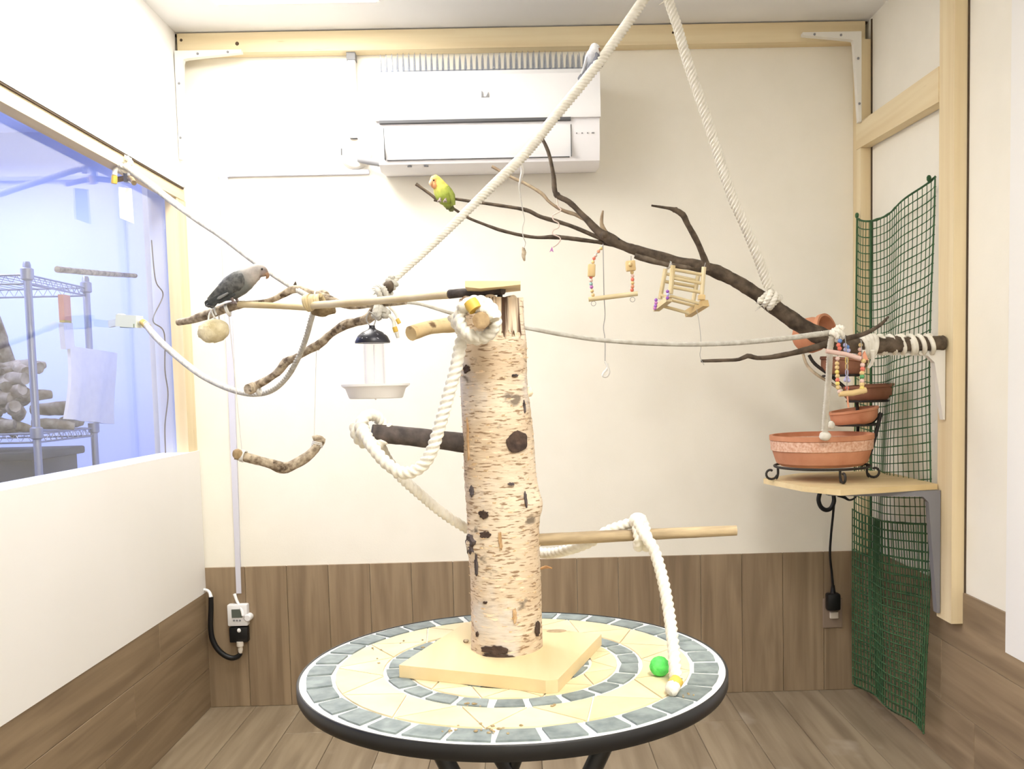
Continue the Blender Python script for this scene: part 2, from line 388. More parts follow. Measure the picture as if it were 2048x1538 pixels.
wr = struct('wall_right', MB().box((XR + T_ / 2, (YB + D) / 2, HC / 2), (T_, D - YB, HC + .1)), m_wall)
struct('panel', MB().box((XR - .004, (YB + 2.2875) / 2, (.427 + HC) / 2), (.010, 2.2875 - YB, HC - .427)), m_panel, wr)
wf = struct('wall_front', MB().box(((XL + XR) / 2, YB - T_ / 2, HC / 2), (XR - XL + .3, T_, HC + .1)), m_wall)
struct('ceiling', MB().box(((XL + XR) / 2, (YB + D) / 2, HC + .03), (XR - XL + .3, D - YB + .1, .06)), m_ceil)
fl = struct('floor', MB().box(((XL + XR) / 2, (YB + D) / 2, -.035), (XR - XL + .3, D - YB + .1, .06)), m_gap)
# floor planks
pw = (XR - XL) / 14
def plank(parent, m, c, s, name='plank'):
    mb = MB().bev((0, 0, 0), s, r=.0012, seg=1)
    o = bpy.data.objects.new(name, mb.mesh(name, m, Vector((0, 0, 0)), 0)); COL.objects.link(o); o.parent = parent; o.location = c
    return o
def plank_row(parent, m, centres, s):
    p0 = plank(parent, m, centres[0], s)
    for c in centres[1:]:
        c2 = p0.copy(); COL.objects.link(c2); c2.parent = parent; c2.location = c
for i in range(14):
    x = XL + pw * (i + .5); off = (.35, .8, .1, .6)[i % 4]
    cuts = [YB] + [y for y in (-.7 + off, .5 + off, 1.7 + off, 2.9 + off) if YB + .1 < y < D - .08] + [D]
    for a, b in zip(cuts, cuts[1:]): plank(fl, m_floor, (x, (a + b) / 2, -.0045), (pw - .0014, b - a - .0014, .009))
# back wainscot: upright planks
n = 16; w = (XR - XL) / n
plank_row(wb, m_vinyl_v, [(XL + w * (i + .5), D - .003, .255) for i in range(n)], (w - .0012, .007, .509))
# side wainscots: lengthwise planks
for par, x, zt in ((wl, XL + .003, .426), (wr, XR - .003, .528)):
    for k, (z0, z1) in enumerate(((0, zt * .34), (zt * .34, zt * .68), (zt * .68, zt))):
        y0 = YB; cuts = [YB, .1 + .3 * k, 1.25 + .35 * ((k * 2) % 3), 2.45 + .2 * k, D]
        for a, b in zip(cuts, cuts[1:]): plank(par, m_vinyl_y, (x, (a + b) / 2, (z0 + z1) / 2), (.007, b - a - .0012, z1 - z0 - .0012))
# window in the left wall: pine head, right jamb, acrylic pane
win = bpy.data.objects.new('window_1', None); COL.objects.link(win); ROOT['window_1'] = Vector((XL, 2, ZW0)); win.location = (XL, 2, ZW0); win['kind'] = 'structure'
MB().box((XL - .020, (YB + 3.265) / 2, 1.8175), (.044, 3.265 - YB, .037)).build('head_rail', m_pine_y, win)
MB().box((XL - .020, (3.195 + D - .002) / 2, (ZW0 + 1.80) / 2), (.040, D - .002 - 3.195, 1.80 - ZW0)).build('jamb', m_pine_z, win)
MB().box((GX, (WY0 + 3.20) / 2, (ZW0 + 1.83) / 2), (.003, 3.20 - WY0, 1.83 - ZW0)).build('pane', m_glass, win)
MB().box((XL - .0015, (YB + 3.25) / 2, 1.839), (.016, 3.25 - YB, .005)).build('gap_shade_strip', m_gap, win)  # dark strip painted as the shade between upper panel and head rail
# pine battens, and dark strips for the shade in their gaps
MB().box((.0315, D - .026, 2.320), (XR - XL - .03, .050, .066)).build('trim_1', m_pine_x, kind='structure', label='pale pine batten along the top of the back wall')
_tr = bpy.data.objects['trim_1']
for c, r in (((-1.1297,3.2298,2.3311), .006), ((-0.941,3.2298,2.3161), .008), ((0.545,3.2298,2.3259), .005)): MB().ball((c[0], 3.2318, c[2]), (r, .002, r), 10).build('screw_hole', m_gap, _tr, 60)
MB().box((.0315, D - .018, 2.356), (XR - XL, .03, .006)).build('gap_shade_top', m_gap, kind='structure')  # no real trim: dark strip for the shaded gap above the top batten
MB().box((XR - .0195, 3.245, 1.40), (.039, .072, 1.77)).build('trim_3', m_pine_z, kind='structure')
MB().box((XR - .0195, 2.565, 1.40), (.039, .09, 1.92)).build('trim_4', m_pine_z, kind='structure')
MB().prism([(XR - .042, 3.245, 2.0085), (XR - .042, 2.61, 1.992), (XR - .042, 2.61, 1.895), (XR - .042, 3.245, 1.923)], (.038, 0, 0)).build('trim_5', m_pine_y, kind='structure')
MB().box((XR - .002, 3.207, 1.25), (.004, .006, 2.2)).build('gap_shade_corner_post', m_gap, kind='structure')  # no real trim: dark strip for the shaded gap beside the corner post
MB().box((XR - .002, 2.518, 1.40), (.004, .005, 1.92)).build('gap_shade_front_post', m_gap, kind='structure')  # no real trim: dark strip for the shaded gap beside the front post

# ceiling lights
def ceiling_light(x0, x1, y0, y1, label, s=LAMP):
    t = thing('ceiling_light', label, 'light', ((x0 + x1) / 2, (y0 + y1) / 2, HC - .012))
    MB().box(((x0 + x1) / 2, (y0 + y1) / 2, HC - .005), (x1 - x0 + .02, y1 - y0 + .02, .008)).build('frame', m_white, t)
    MB().box(((x0 + x1) / 2, (y0 + y1) / 2, HC - .0105), (x1 - x0, y1 - y0, .003)).build('diffuser', emit('led_diffuser', (1, .97, .92), s), t)
ceiling_light(-.92, -.43, 1.75, 2.985, 'long white light panel on the ceiling in front of the air conditioner')
ceiling_light(.05, .54, -.55, .65, 'second long white light panel on the ceiling behind the viewer', LAMP2)

# ------------------------------------------------------------------ next room behind the pane
bx0, by1 = -3.4, 4.5
struct('wall_beyond', MB().box((bx0 - .03, 2.2, 1.2), (.06, 4.8, 2.7)), m_blue)
struct('wall_beyond_back', MB().box(((bx0 + XL) / 2, by1 + .03, 1.2), (XL - bx0 + .3, .06, 2.7)), m_blue)
struct('floor_beyond', MB().box(((bx0 + XL - .1) / 2, 2.2, -.035), (XL - .1 - bx0, 4.8, .06)), m_crate)
struct('ceiling_beyond', MB().box(((bx0 + XL - .1) / 2, 2.2, HC + .06), (XL - .1 - bx0, 4.8, .06)), m_blue)
struct('wall_beyond_side', MB().box((XL - .075, (3.215 + by1) / 2, 1.2), (.06, by1 - 3.215, 2.5)), m_blue)
struct('wall_beyond_front', MB().box(((bx0 + XL) / 2, -.2, 1.2), (XL - bx0 - .2, .06, 2.7)), m_blue)
# wire shelving rack
rk = thing('wire_rack', 'chromed wire shelving rack in the bluish room beyond the pane', 'rack', (-2.1, 3.45, 0))
RX0, RX1, RY0, RY1 = -2.6, -1.7, 3.24, 3.67
for x, y in ((RX1, RY0), (RX1, RY1), (RX0, RY0), (RX0, RY1)):
    MB().lathe([(.013, 0), (.013, 1.59), (.010, 1.6)], (x, y, 0), 14).build('post', m_steel, rk, 40)
    for z in (1.555, 1.005): MB().lathe([(.013, -.02), (.021, -.015), (.021, .02), (.013, .025)], (x, y, z), 14).build('collar', m_steel, rk, 40)
for z in (1.555, 1.005, .35):
    mb = MB()
    for zz in (z, z - .03):
        for a, b in (((RX0, RY0), (RX1, RY0)), ((RX0, RY1), (RX1, RY1)), ((RX1, RY0), (RX1, RY1)), ((RX0, RY0), (RX0, RY1))):
            mb.tube([((a[0], a[1], zz), .0035), ((b[0], b[1], zz), .0035)], 6)
    sh = mb.build('shelf_frame', m_steel, rk, 40)
    mb = MB()
    k = 24
    for i in range(k + 1):
        x = RX0 + (RX1 - RX0) * i / k; mb.tube([((x, RY0, z), .0018), ((x, RY1, z), .0018)], 5)
    for y in (RY0, RY1):
        for i in range(k):
            x = RX0 + (RX1 - RX0) * i / k; h = (RX1 - RX0) / k
            mb.tube([((x, y, z), .0016), ((x + h / 2, y, z - .03), .0016), ((x + h, y, z), .0016)], 4)
    k = 11
    for i in range(k):
        y = RY0 + (RY1 - RY0) * i / k; h = (RY1 - RY0) / k
        mb.tube([((RX1, y, z), .0016), ((RX1, y + h / 2, z - .03), .0016), ((RX1, y + h, z), .0016)], 4)
    mb.build('wire_mesh', m_steel, rk, 40)
# things on and by the rack
branch(MB(), [((-1.70, 3.45, 1.60), .012), ((-1.66, 3.7, 1.615), .011), ((-1.64, 4.0, 1.64), .009)], .06).build('perch_stick', m_stick, None, 50, 'thin brown stick jutting from the top shelf of the rack', 'stick')
t = thing('scrub_brush', 'orange topped brush hanging beside the rack post', 'brush', (-1.675,3.4364,1.4133))
a = Vector((-1.675,3.4395,1.5048)); b = Vector((-1.675,3.4399,1.4117))
MB().bar(a, b, .052, .02, (1, 0, 0)).build('head', m_orange, t, 0)
MB().bar(b, b - Vector((0, 0, .008)), .05, .02, (1, 0, 0)).build('rim', m_tape, t, 0)
MB().bar(b - Vector((0, 0, .008)), Vector((-1.675,3.4465,1.3075)), .07, .018, (1, 0, 0)).build('bristles', m_towel, t, 0)
def towel():
    n0, n1 = 18, 16; mb = MB(); nx = 0
    A, B, C_, Dd = Vector((-1.672,3.4454,1.3185)), Vector((-1.672,3.8146,1.3056)), Vector((-1.672,3.7978,1.0154)), Vector((-1.672,3.381,1.051))
    for side in (0, 1):
        base = len(mb.v)
        for i in range(n0 + 1):
            u = i / n0
            for j in range(n1 + 1):
                v = j / n1
                p = A.lerp(B, u).lerp(Dd.lerp(C_, u), v)
                p.x += .008 * math.sin(u * 13) * (.25 + v) + (.006 if side else -.006) + .012 * math.sin(v * 3 + u * 2)
                mb.v.append(p)
        for i in range(n0):
            for j in range(n1):
                q = base + i * (n1 + 1) + j; mb.addf([q, q + 1, q + n1 + 2, q + n1 + 1])
    m = (n0 + 1) * (n1 + 1)
    edge = [j for j in range(n1 + 1)] + [i * (n1 + 1) + n1 for i in range(1, n0 + 1)] + [n0 * (n1 + 1) + j for j in range(n1 - 1, -1, -1)] + [i * (n1 + 1) for i in range(n0 - 1, 0, -1)]
    for i in range(len(edge)):
        a, b = edge[i], edge[(i + 1) % len(edge)]; mb.addf([a, b, b + m, a + m])
    return mb
towel().build('towel', m_towel, None, 60, 'white towel hanging off the right end of the rack', 'towel')
# driftwood heap on the lower shelf
spots = []
random.seed(3)
kinds = ['grey driftwood stub lying in the heap on the lower rack shelf']
dw = None
for k in range(64):
    lay = (0, 0, 0, 0, 0, 0, 0, 0, 0, 0, 0, 0, 0, 0, 1, 1, 1, 1, 1, 1, 1, 1, 1, 1, 1, 1, 2, 2, 2, 2, 2, 2, 2, 2, 2, 2, 2, 2, 2, 3, 3, 3, 3, 3, 3, 3, 3, 3, 3, 3, 3, 4, 4, 4, 4, 4, 4, 4, 4, 5, 5, 5, 5, 5)[k]
    x = random.uniform(-2.3 + .03 * lay, -1.72 - .022 * lay); y = random.uniform(3.29 + .02 * lay, 3.62 - .05 * lay)
    z = 1.009 + .022 + lay * .052
    if dw is None:
        mb = MB(); branch(mb, [((-.08, 0, 0), .016), ((-.03, .008, .004), .021), ((.03, -.004, .002), .019), ((.085, .006, -.003), .014)], .12, 8, .02)
        dw = mb.build('driftwood', m_drift, None, 60, kinds[0], 'driftwood', 'driftwood heap on the rack', org=(0, 0, 0)); o = dw; o.location = (x, y, z)
    else: o = copy_of(dw, (x, y, z))
    o.rotation_euler = (random.uniform(-.2, .2), random.uniform(-.35, .35), random.uniform(0, PI)); s = random.uniform(.8, 1.25); o.scale = (s, s * 1.1, s * 1.1)
mb = MB(); branch(mb, [((-1.95,3.512,1.1247), .065), ((-1.95,3.4966,1.2281), .055), ((-1.95,3.4551,1.3289), .05), ((-1.95,3.4221,1.4367), .045)], .12, 12, .02)
mb.build('driftwood_stump', m_drift, None, 60, 'upright driftwood stump on the rack at the edge of the picture', 'driftwood')
mb = MB().bev((-2.1, 3.45, .67), (.72, .34, .52), .02, 2); t = mb.build('storage_crate', m_crate, None, 30, 'dark grey storage crate under the lower rack shelf', 'crate')
MB().bev((-2.1, 3.45, .925), (.76, .37, .03), .008, 2).build('lid', m_crate, t, 30)
mb = MB().tube(curve([((-1.215,3.1062,1.6428), .0022), ((-1.215,3.1229,1.5135), .0022), ((-1.215,3.1816,1.4696), .0022), ((-1.215,3.0848,1.3782), .0022), ((-1.215,3.1739,1.3422), .0022), ((-1.215,3.1661,1.2148), .0022), ((-1.215,3.1817,1.1296), .0022), ((-1.215,3.142,1.0283), .0022), ((-1.215,3.1341,0.9336), .0022)], .01), 6)
mb.build('hanging_cable', m_dgrey, None, 60, 'thin dark cable hanging behind the pane beside the window jamb', 'cable')

# ------------------------------------------------------------------ air conditioner and its fittings
ac = thing('air_conditioner', 'white wall air conditioner under the top batten', 'air conditioner', (-.092, D - .1, 1.85))
AX0, AX1 = -.4555, .2750
def acprof(pts, x0, x1, mb=None):
    mb = mb or MB(); return mb.prism([(x0, y, z) for y, z in pts], (x1 - x0, 0, 0))
yb = D - .002
acprof([(yb, 1.872), (yb - .13, 1.858), (yb - .172, 1.872), (yb - .188, 1.92), (yb - .194, 1.995), (yb - .188, 2.15), (yb - .165, 2.165), (yb, 2.165)], AX0, AX1).build('body', m_white2, ac, 35)
acprof([(yb - .19, 2.005), (yb - .206, 2.005), (yb - .210, 2.02), (yb - .202, 2.148), (yb - .186, 2.166), (yb - .16, 2.172), (yb - .16, 2.164), (yb - .186, 2.15)], AX0 - .003, AX1 + .003).build('front_panel', m_white, ac, 35)
acprof([(yb - .193, 1.996), (yb - .2065, 1.997), (yb - .2065, 2.006), (yb - .193, 2.006)], AX0 + .01, AX1 - .095).build('slot', m_dgrey, ac)
fp = acprof([(yb - .176, 1.886), (yb - .1925, 1.925), (yb - .1985, 1.985), (yb - .190, 1.985), (yb - .184, 1.925), (yb - .170, 1.886)], AX0 + .024, AX1 - .096).build('louver_flap', m_white, ac, 35)
mb = MB()
mb.bar((AX0 + .028, yb - .176, 1.8845), (AX1 - .1, yb - .176, 1.8845), .012, .0022); mb.box((AX1 - .0945, yb - .187, 1.935), (.0022, .018, .1)); mb.box((AX0 + .0225, yb - .187, 1.935), (.0022, .018, .1))
mb.build('flap_gap', m_dgrey, ac)
mb = MB()
for i in range(4): mb.box((AX1 - .076 + .018 * i, yb - .1925, 1.957), (.004 if i < 3 else .009, .004, .003))
mb.build('indicator_lights', m_grey, ac)
mb = MB()
for x in (AX0 + .10, AX0 + .155): mb.box((x, yb - .165, 1.8665), (.014, .008, .003))
mb.build('underside_clips', m_dgrey, ac)
lx, ly, lz = -.098, yb - .2075, 2.083
mb = MB()
mb.prism([(lx - .012, ly, lz - .008), (lx - .012, ly, lz + .010), (lx - .009, ly, lz + .010), (lx - .006, ly, lz - .004), (lx - .006, ly, lz - .008)], (0, -.0016, .0))
mb.box((lx, ly, lz - .0085), (.025, .003, .0022))
mb.prism([(lx + .012, ly, lz - .008), (lx + .012, ly, lz + .009), (lx + .003, ly, lz - .007)], (0, -.0016, 0))
mb.build('emblem', m_grey, ac)
# anti-perch spike strip on top
ss = thing('spike_strip', 'row of clear upright spikes on top of the air conditioner', 'spike strip', (-.09, D - .15, 2.172))
MB().box((-.09, D - .15, 2.176), (.70, .03, .004)).build('base_strip', m_spike, ss)
k0 = None
for row in range(2):
    for i in range(38):
        x = AX0 + .012 + i * .0187 + row * .003; y = D - .142 - .03 * row
        hgt = .048
        if k0 is None:
            k0 = MB().lathe([(.0040, 0), (.0030, hgt * .7), (.0016, hgt), (.0004, hgt + .006)], (0, 0, 0), 6); me = k0.mesh('spike', m_spike, Vector((0, 0, 0)), 40)
        o = bpy.data.objects.new('spike', me); COL.objects.link(o); o.parent = ss
        o.location = Vector((x, y, 2.177)) - ROOT['spike_strip']; o.scale = (1, 1, 1 + .08 * math.sin(i * .3)); o.rotation_euler = (.12 * (1 - 2 * row), 0, 0)
# pipe duct, wall cap, insulated pipe
t = thing('pipe_duct', 'white upright pipe duct left of the air conditioner', 'duct', (-.56, D, 2.0))
MB().bev((-.560, D - .016, 2.148), (.026, .030, .30), .004).build('duct', m_white, t, 30)
MB().box((-.560, D - .018, 2.277), (.030, .036, .030)).build('clamp', m_grey, t)
MB().box((-.561, D - .018, 2.003), (.026, .034, .010)).build('clamp', m_grey, t)
M90 = Matrix.Rotation(PI / 2, 3, 'X')
cpo = MB().lathe([(.056, 0), (.056, .010), (.050, .018), (.02, .022), (0, .022)], (-.560, D - .001, 1.955), 32, M90).build('pipe_hole_cover', m_wall, None, 40, 'round cream cap over the pipe hole beside the air conditioner', 'cover')
MB().box((-.606, D - .02, 1.956), (.004, .004, .022)).build('slit', m_dgrey, cpo)
MB().tube(curve([((-.548, D - .03, 1.925), .008), ((-.51, D - .04, 1.917), .012), ((-.44, D - .06, 1.900), .014), ((-.40, D - .06, 1.885), .013)], .01), 10).build('insulated_pipe', m_grey, None, 50, 'short grey insulated pipe running under the air conditioner corner', 'pipe')
rw = thing('cable_raceway', 'white cable raceway with a right-angle turn on the back wall', 'raceway', (-1.03, D, .42))
MB().bev((-.765, D - .006, 1.889), (.50, .012, .016), .002).build('run', m_lav, rw)
MB().prism([(-1.034, D - .012, 1.897), (-1.006, D - .012, 1.897), (-1.024, D - .012, .415), (-1.041, D - .012, .415)], (0, .011, 0)).build('run', m_lav, rw)
MB().bev((-1.02, D - .007, 1.889), (.034, .014, .022), .003).build('elbow', m_lav, rw)

# white shelf brackets used as corner ties
def lbracket(c, dx, dz, thick, m, label, wide, t=.026, name='corner_bracket', along=(1, 0, 0), deep=.022):
    """L bracket: arms start thick at the corner and taper"""
    c = Vector(c); A = Vector(along) * dx; Z = Vector((0, 0, dz)); ext = Vector((0, 1, 0)) * deep if abs(along[0]) > .5 else Vector((1, 0, 0)) * deep
    a = A.normalized(); z = Z.normalized()
    o = thing(name, label, 'bracket', c)
    poly = [c, c + A, c + A + z * t * .35, c + a * t * 1.6 + z * t, c + a * t * 1.12 + z * t * 1.12, c + a * t + z * t * 1.6, c + Z + a * t * .35, c + Z]
    MB().prism(poly, ext).build('arms', m, o, 0)
    mb = MB()
    for q in (c + A * .8 + z * t * .3, c + A * .35 + z * t * .45, c + Z * .8 + a * t * .3, c + Z * .3 + a * t * .45):
        mb.ball(q - ext.normalized() * .001, .0045, 8)
    mb.build('screw_heads', m_grey, o, 60)
    return o
lbracket((XL + .012, D - .075, 2.288), .225, -.36, 0, m_whitemetal, 'white L bracket in the top corner beside the upper left panel', 0)
lbracket((XR - .044, D - .095, 2.303), -.20, -.30, 0, m_whitemetal, 'white L bracket in the top corner beside the right post', 0)

# ------------------------------------------------------------------ mosaic table
TX, TY, TZ = -.0228, 1.3158, .7316
tb = thing('mosaic_table', 'round mosaic tile table with a black rim under the birch trunk', 'table', (TX, TY, 0))
MB().lathe([(.278, TZ - .021), (.304, TZ - .021), (.306, TZ - .017), (.306, TZ - .003), (.3045, TZ - .001), (.3025, TZ - .001), (.302, TZ - .006), (.278, TZ - .008)], (TX, TY, 0), 128).build('rim', m_black, tb, 40)
MB().lathe([(0, TZ - .02), (.3022, TZ - .02), (.3022, TZ - .0022), (0, TZ - .0022)], (TX, TY, 0), 128).build('grout_bed', m_grout, tb, 0)
def sector(r0, r1, a0, a1, h=.0028, seg=3, zig=None):
    mb = MB(); n = len(mb.v); top = []
    inner = [(r0 * math.cos(a0 + (a1 - a0) * i / seg), r0 * math.sin(a0 + (a1 - a0) * i / seg)) for i in range(seg + 1)]
    outer = [(r1 * math.cos(a0 + (a1 - a0) * i / seg), r1 * math.sin(a0 + (a1 - a0) * i / seg)) for i in range(seg + 1)]
    return MB().prism([(x, y, -h + .0002) for x, y in inner + outer[::-1]], (0, 0, h))
def jig(r0, r1, half, s):
    """cut tile, slightly uneven, straight sided"""
    q = lambda: random.uniform(-.0016, .0016)
    pts = [(r0, -half * s[0] * r0), (r0 + q(), half * s[1] * r0), (r1 + q(), half * s[2] * r1), (r1 + .0006, 0), (r1 + q(), -half * s[3] * r1)]
    return MB().prism([(x + q() * .5, y + q(), -.0026) for x, y in pts], (0, 0, .003))
random.seed(11)
def ring(n, r0, r1, m, gap, off=0.0, variants=4):
    ms = []
    for k in range(variants):
        half = PI / n - gap / ((r0 + r1))
        s = [random.uniform(.86, 1.0) for _ in range(4)]
        ms.append(jig(r0, r1, half, s).mesh('tile', m, Vector((0, 0, 0)), 0))
    for i in range(n):
        o = bpy.data.objects.new('tile', ms[(i * 7 + i // 4) % variants]); COL.objects.link(o); o.parent = tb
        o.location = (0, 0, TZ); o.rotation_euler = (0, 0, off + 2 * PI * i / n)
ring(32, .2585, .2925, m_slate, .0075, .03)
ring(23, .1555, .1805, m_slate, .0075, .05)
ring(11, .082, .108, m_slate, .010, .1)
def tri_band(n, r0, r1, m, gap):
    """zigzag of triangles filling a band"""
    for i in range(n):
        a = 2 * PI * i / n; h = PI / n * 1.0
        for up in (0, 1):
            aa = a + (PI / n) * up; g0 = gap / r0; g1 = gap / r1
            if up: pts = [(r0 + .001, aa - h + g0 * .6), (r0 + .001, aa + h - g0 * .6), (r1, aa + .003), (r1, aa - .003)]
            else: pts = [(r1 - .001, aa - h + g1 * .6), (r1 - .001, aa + h - g1 * .6), (r0, aa + .003), (r0, aa - .003)]
            if up:
                base = [(r0, pts[0][1] + (pts[1][1] - pts[0][1]) * k / 4) for k in range(5)]; poly = base + pts[2:]
            else:
                base = [(r1, pts[0][1] + (pts[1][1] - pts[0][1]) * k / 4) for k in range(5)]; poly = base + pts[2:]
            mb = MB().prism([(r * math.cos(b), r * math.sin(b), -.0026) for r, b in poly], (0, 0, .0028))
            o = bpy.data.objects.new('tile', mb.mesh('tile', m, Vector((0, 0, 0)), 0)); COL.objects.link(o); o.parent = tb; o.location = (0, 0, TZ)
tri_band(13, .187, .253, m_cream, .0060)
tri_band(12, .114, .150, m_cream, .0060)
for i in range(8):
    o = bpy.data.objects.new('tile', sector(.006, .076, 2 * PI * i / 8 + .025, 2 * PI * (i + 1) / 8 - .025).mesh('tile', m_cream, Vector((0, 0, 0)), 0)); COL.objects.link(o); o.parent = tb; o.location = (0, 0, TZ)
zt = TZ - .021
for a, b in (((-0.1494,1.2,0.6525), (.20, 1.10, .012)), ((0.1267,1.2,0.6477), (-.24, 1.10, .012)), ((0.0571,1.52,0.5168), (-.22, 1.56, .012)), ((-.17, 1.52, zt), (.22, 1.54, .012))):
    a = (a[0], a[1], zt + .002)
    MB().tube([(a, .0125), (b, .0125)], 12).build('leg', m_black, tb, 40)
MB().tube([((.20, 1.10, .03), .008), ((.22, 1.54, .03), .008)], 8).build('stretcher', m_black, tb, 40)
MB().tube([((-.24, 1.10, .03), .008), ((-.22, 1.56, .03), .008)], 8).build('stretcher', m_black, tb, 40)

# ------------------------------------------------------------------ birch perch stand
ZB = TZ + .018
st = thing('birch_perch_stand', 'birch trunk perch stand on a square board in the middle of the table', 'perch stand', (-.033, 1.33, TZ + .0003))
A, B, C_ = Vector((-.181, 1.2618, 0)), Vector((.035, 1.1734, 0)), Vector((.1123, 1.3923, 0)); Dd = A + C_ - B
mb = MB(); poly = [A, A.lerp(B, .78), A.lerp(B, .93) + Vector((.001, -.003, 0)), B + Vector((-.006, .004, 0)), B + Vector((.002, .006, 0)), C_, Dd]
mb.prism([(p.x, p.y, TZ + .0005) for p in poly], (0, 0, .0175)); mb.build('base_board', m_board, st)
prof = [(TZ + .0175, -.0328, .0526), (.7969, -.0318, .0519), (.8565, -.0318, .0517), (.9231, -.033, .0523), (.96, -.0324, .0535), (1.0041, -.0357, .0524), (1.0772, -.0374, .0508), (1.1424, -.0408, .0485), (1.1928, -.0416, .0502), (1.23, -.0416, .0470), (1.2575, -.0416, .0462)]
def interp(z):
    for (z0, x0, r0), (z1, x1, r1) in zip(prof, prof[1:]):
        if z <= z1: t = max(0, (z - z0) / (z1 - z0)); return x0 + (x1 - x0) * t, r0 + (r1 - r0) * t
    return prof[-1][1:]
YC = 1.338
def on_trunk(px_x, z, out=0.0):
    """point on the camera side of the trunk at world x, height z"""
    cx, r = interp(z); dx = max(-.999, min(.999, (px_x - cx) / r)); a = math.asin(dx)
    return Vector((cx + (r + out) * math.sin(a), YC - (r + out) * math.cos(a), z)), Vector((math.sin(a), -math.cos(a), 0))
nseg, nz = 72, 130
tops = {}
mb = MB()
for i in range(nz + 1):
    z = prof[0][0] + (1.2575 - prof[0][0]) * i / nz; cx, r = interp(z)
    for j in range(nseg):
        a = 2 * PI * j / nseg
        rr = r * (1 + .010 * math.sin(3 * a + z * 9) + .008 * math.sin(5 * a - z * 23) + .005 * math.sin(11 * a + z * 61))
        rr += .0006 * math.sin(z * 420 + 3 * math.sin(a * 4)) * (.5 + .5 * math.sin(a * 3 + z * 30))
        # bump on the right edge, stub on the left
        for (aa, zz, h, sa, sz) in ((-.35, .962, .006, .35, .018), (PI + .45, .905, .007, .25, .02), (-1.05, 1.07, .003, .4, .03)):
            d = (a - aa + PI) % (2 * PI) - PI; rr += h * math.exp(-(d / sa) ** 2 - ((z - zz) / sz) ** 2)
        # bark missing near the top: stripped zone on the camera side, right half
        d = (a - (-PI / 2 + .55) + PI) % (2 * PI) - PI
        if z > 1.205 + .006 * math.sin(a * 17) and abs(d) < .62: rr -= .0045
        mb.v.append(Vector((cx + rr * math.cos(a), YC + rr * math.sin(a), z + (.004 * math.sin(a * 7) * (1 if i == nz else 0)))))
for i in range(nz):
    for j in range(nseg):
        a = i * nseg + j; b = i * nseg + (j + 1) % nseg; mb.addf([a, b, b + nseg, a + nseg])
n = len(mb.v); mb.v.append(Vector((-.0416, YC, 1.257)))
for j in range(nseg): mb.addf([nz * nseg + j, nz * nseg + (j + 1) % nseg, n])
trunk = mb.build('trunk', m_birch, st, 40)
# stripped wood sleeve
mb = MB(); ka, kz = 22, 9
for i in range(kz + 1):
    z = 1.2045 + (1.2575 - 1.2045) * i / kz; cx, r = interp(z)
    for j in range(ka + 1):
        a = -PI / 2 + .55 + (-.64 + 1.28 * j / ka)
        zz = z + (.008 * math.sin(j * 1.9) if i == 0 else 0); rr = r - .0022 + .0012 * math.sin(j * 2.3)
        if j in (0, ka): rr -= .004
        mb.v.append(Vector((cx + rr * math.cos(a), YC + rr * math.sin(a), zz)))
for i in range(kz):
    for j in range(ka): q = i * (ka + 1) + j; mb.addf([q, q + 1, q + ka + 2, q + ka + 1])
mb.build('stripped_patch', m_stripped, trunk, 60, 'splintered bare wood with dark vertical streaks')
# knots and scars
def scar(name, x, z, rx, rz, depth, m, label=None, ring=True):
    cx, r0 = interp(z); a0 = math.asin(max(-.97, min(.97, (x - cx) / r0)))
    mb = MB(); kk = 24; prof_ = [(1.0, 0), (1.02, .75), (.85, 1.0), (.6, .84), (.35, .97), (.15, .72), (0, .7)]
    ph = x * 90; rag = [1 + (.06 if rx > .014 and rz > .012 else .30) * random.uniform(-1, .7) for _ in range(kk)]
    for s, h in prof_:
        for j in range(kk):
            a = 2 * PI * j / kk; w_ = (1 + .08 * math.sin(2 * a + ph) + .05 * math.sin(5 * a + ph)) * (.35 + .65 * rag[j] if s < .5 else rag[j])
            zz = z + s * rz * w_ * math.sin(a); c2, r = interp(max(zz, TZ + .018)); aa = a0 + s * rx * w_ * math.cos(a) / r; rr = r + .0013 + depth * (h - .35) * .7
            mb.v.append(Vector((c2 + rr * math.sin(aa), YC - rr * math.cos(aa), max(zz, TZ + .0178))))
    for i in range(len(prof_) - 1):
        for j in range(kk): a = i * kk + j; b = i * kk + (j + 1) % kk; mb.addf([a, b, b + kk, a + kk])
    return mb.build(name, m, trunk, 60, label)
m_knot = mat('dark_knot', (.20, .155, .13), (.32, .25, .21), scale=(90, 90, 90), rough=.9, bump=.6, bscale=(200, 200, 200))
m_streak = mat('tan_resin_streak', (.66, .52, .35), (.76, .64, .49), scale=(120, 120, 120), rough=.8)
m_knot2 = mat('grey_knot', (.36, .33, .33), (.25, .21, .20), scale=(90, 90, 90), rough=.9, bump=.5, bscale=(200, 200, 200))
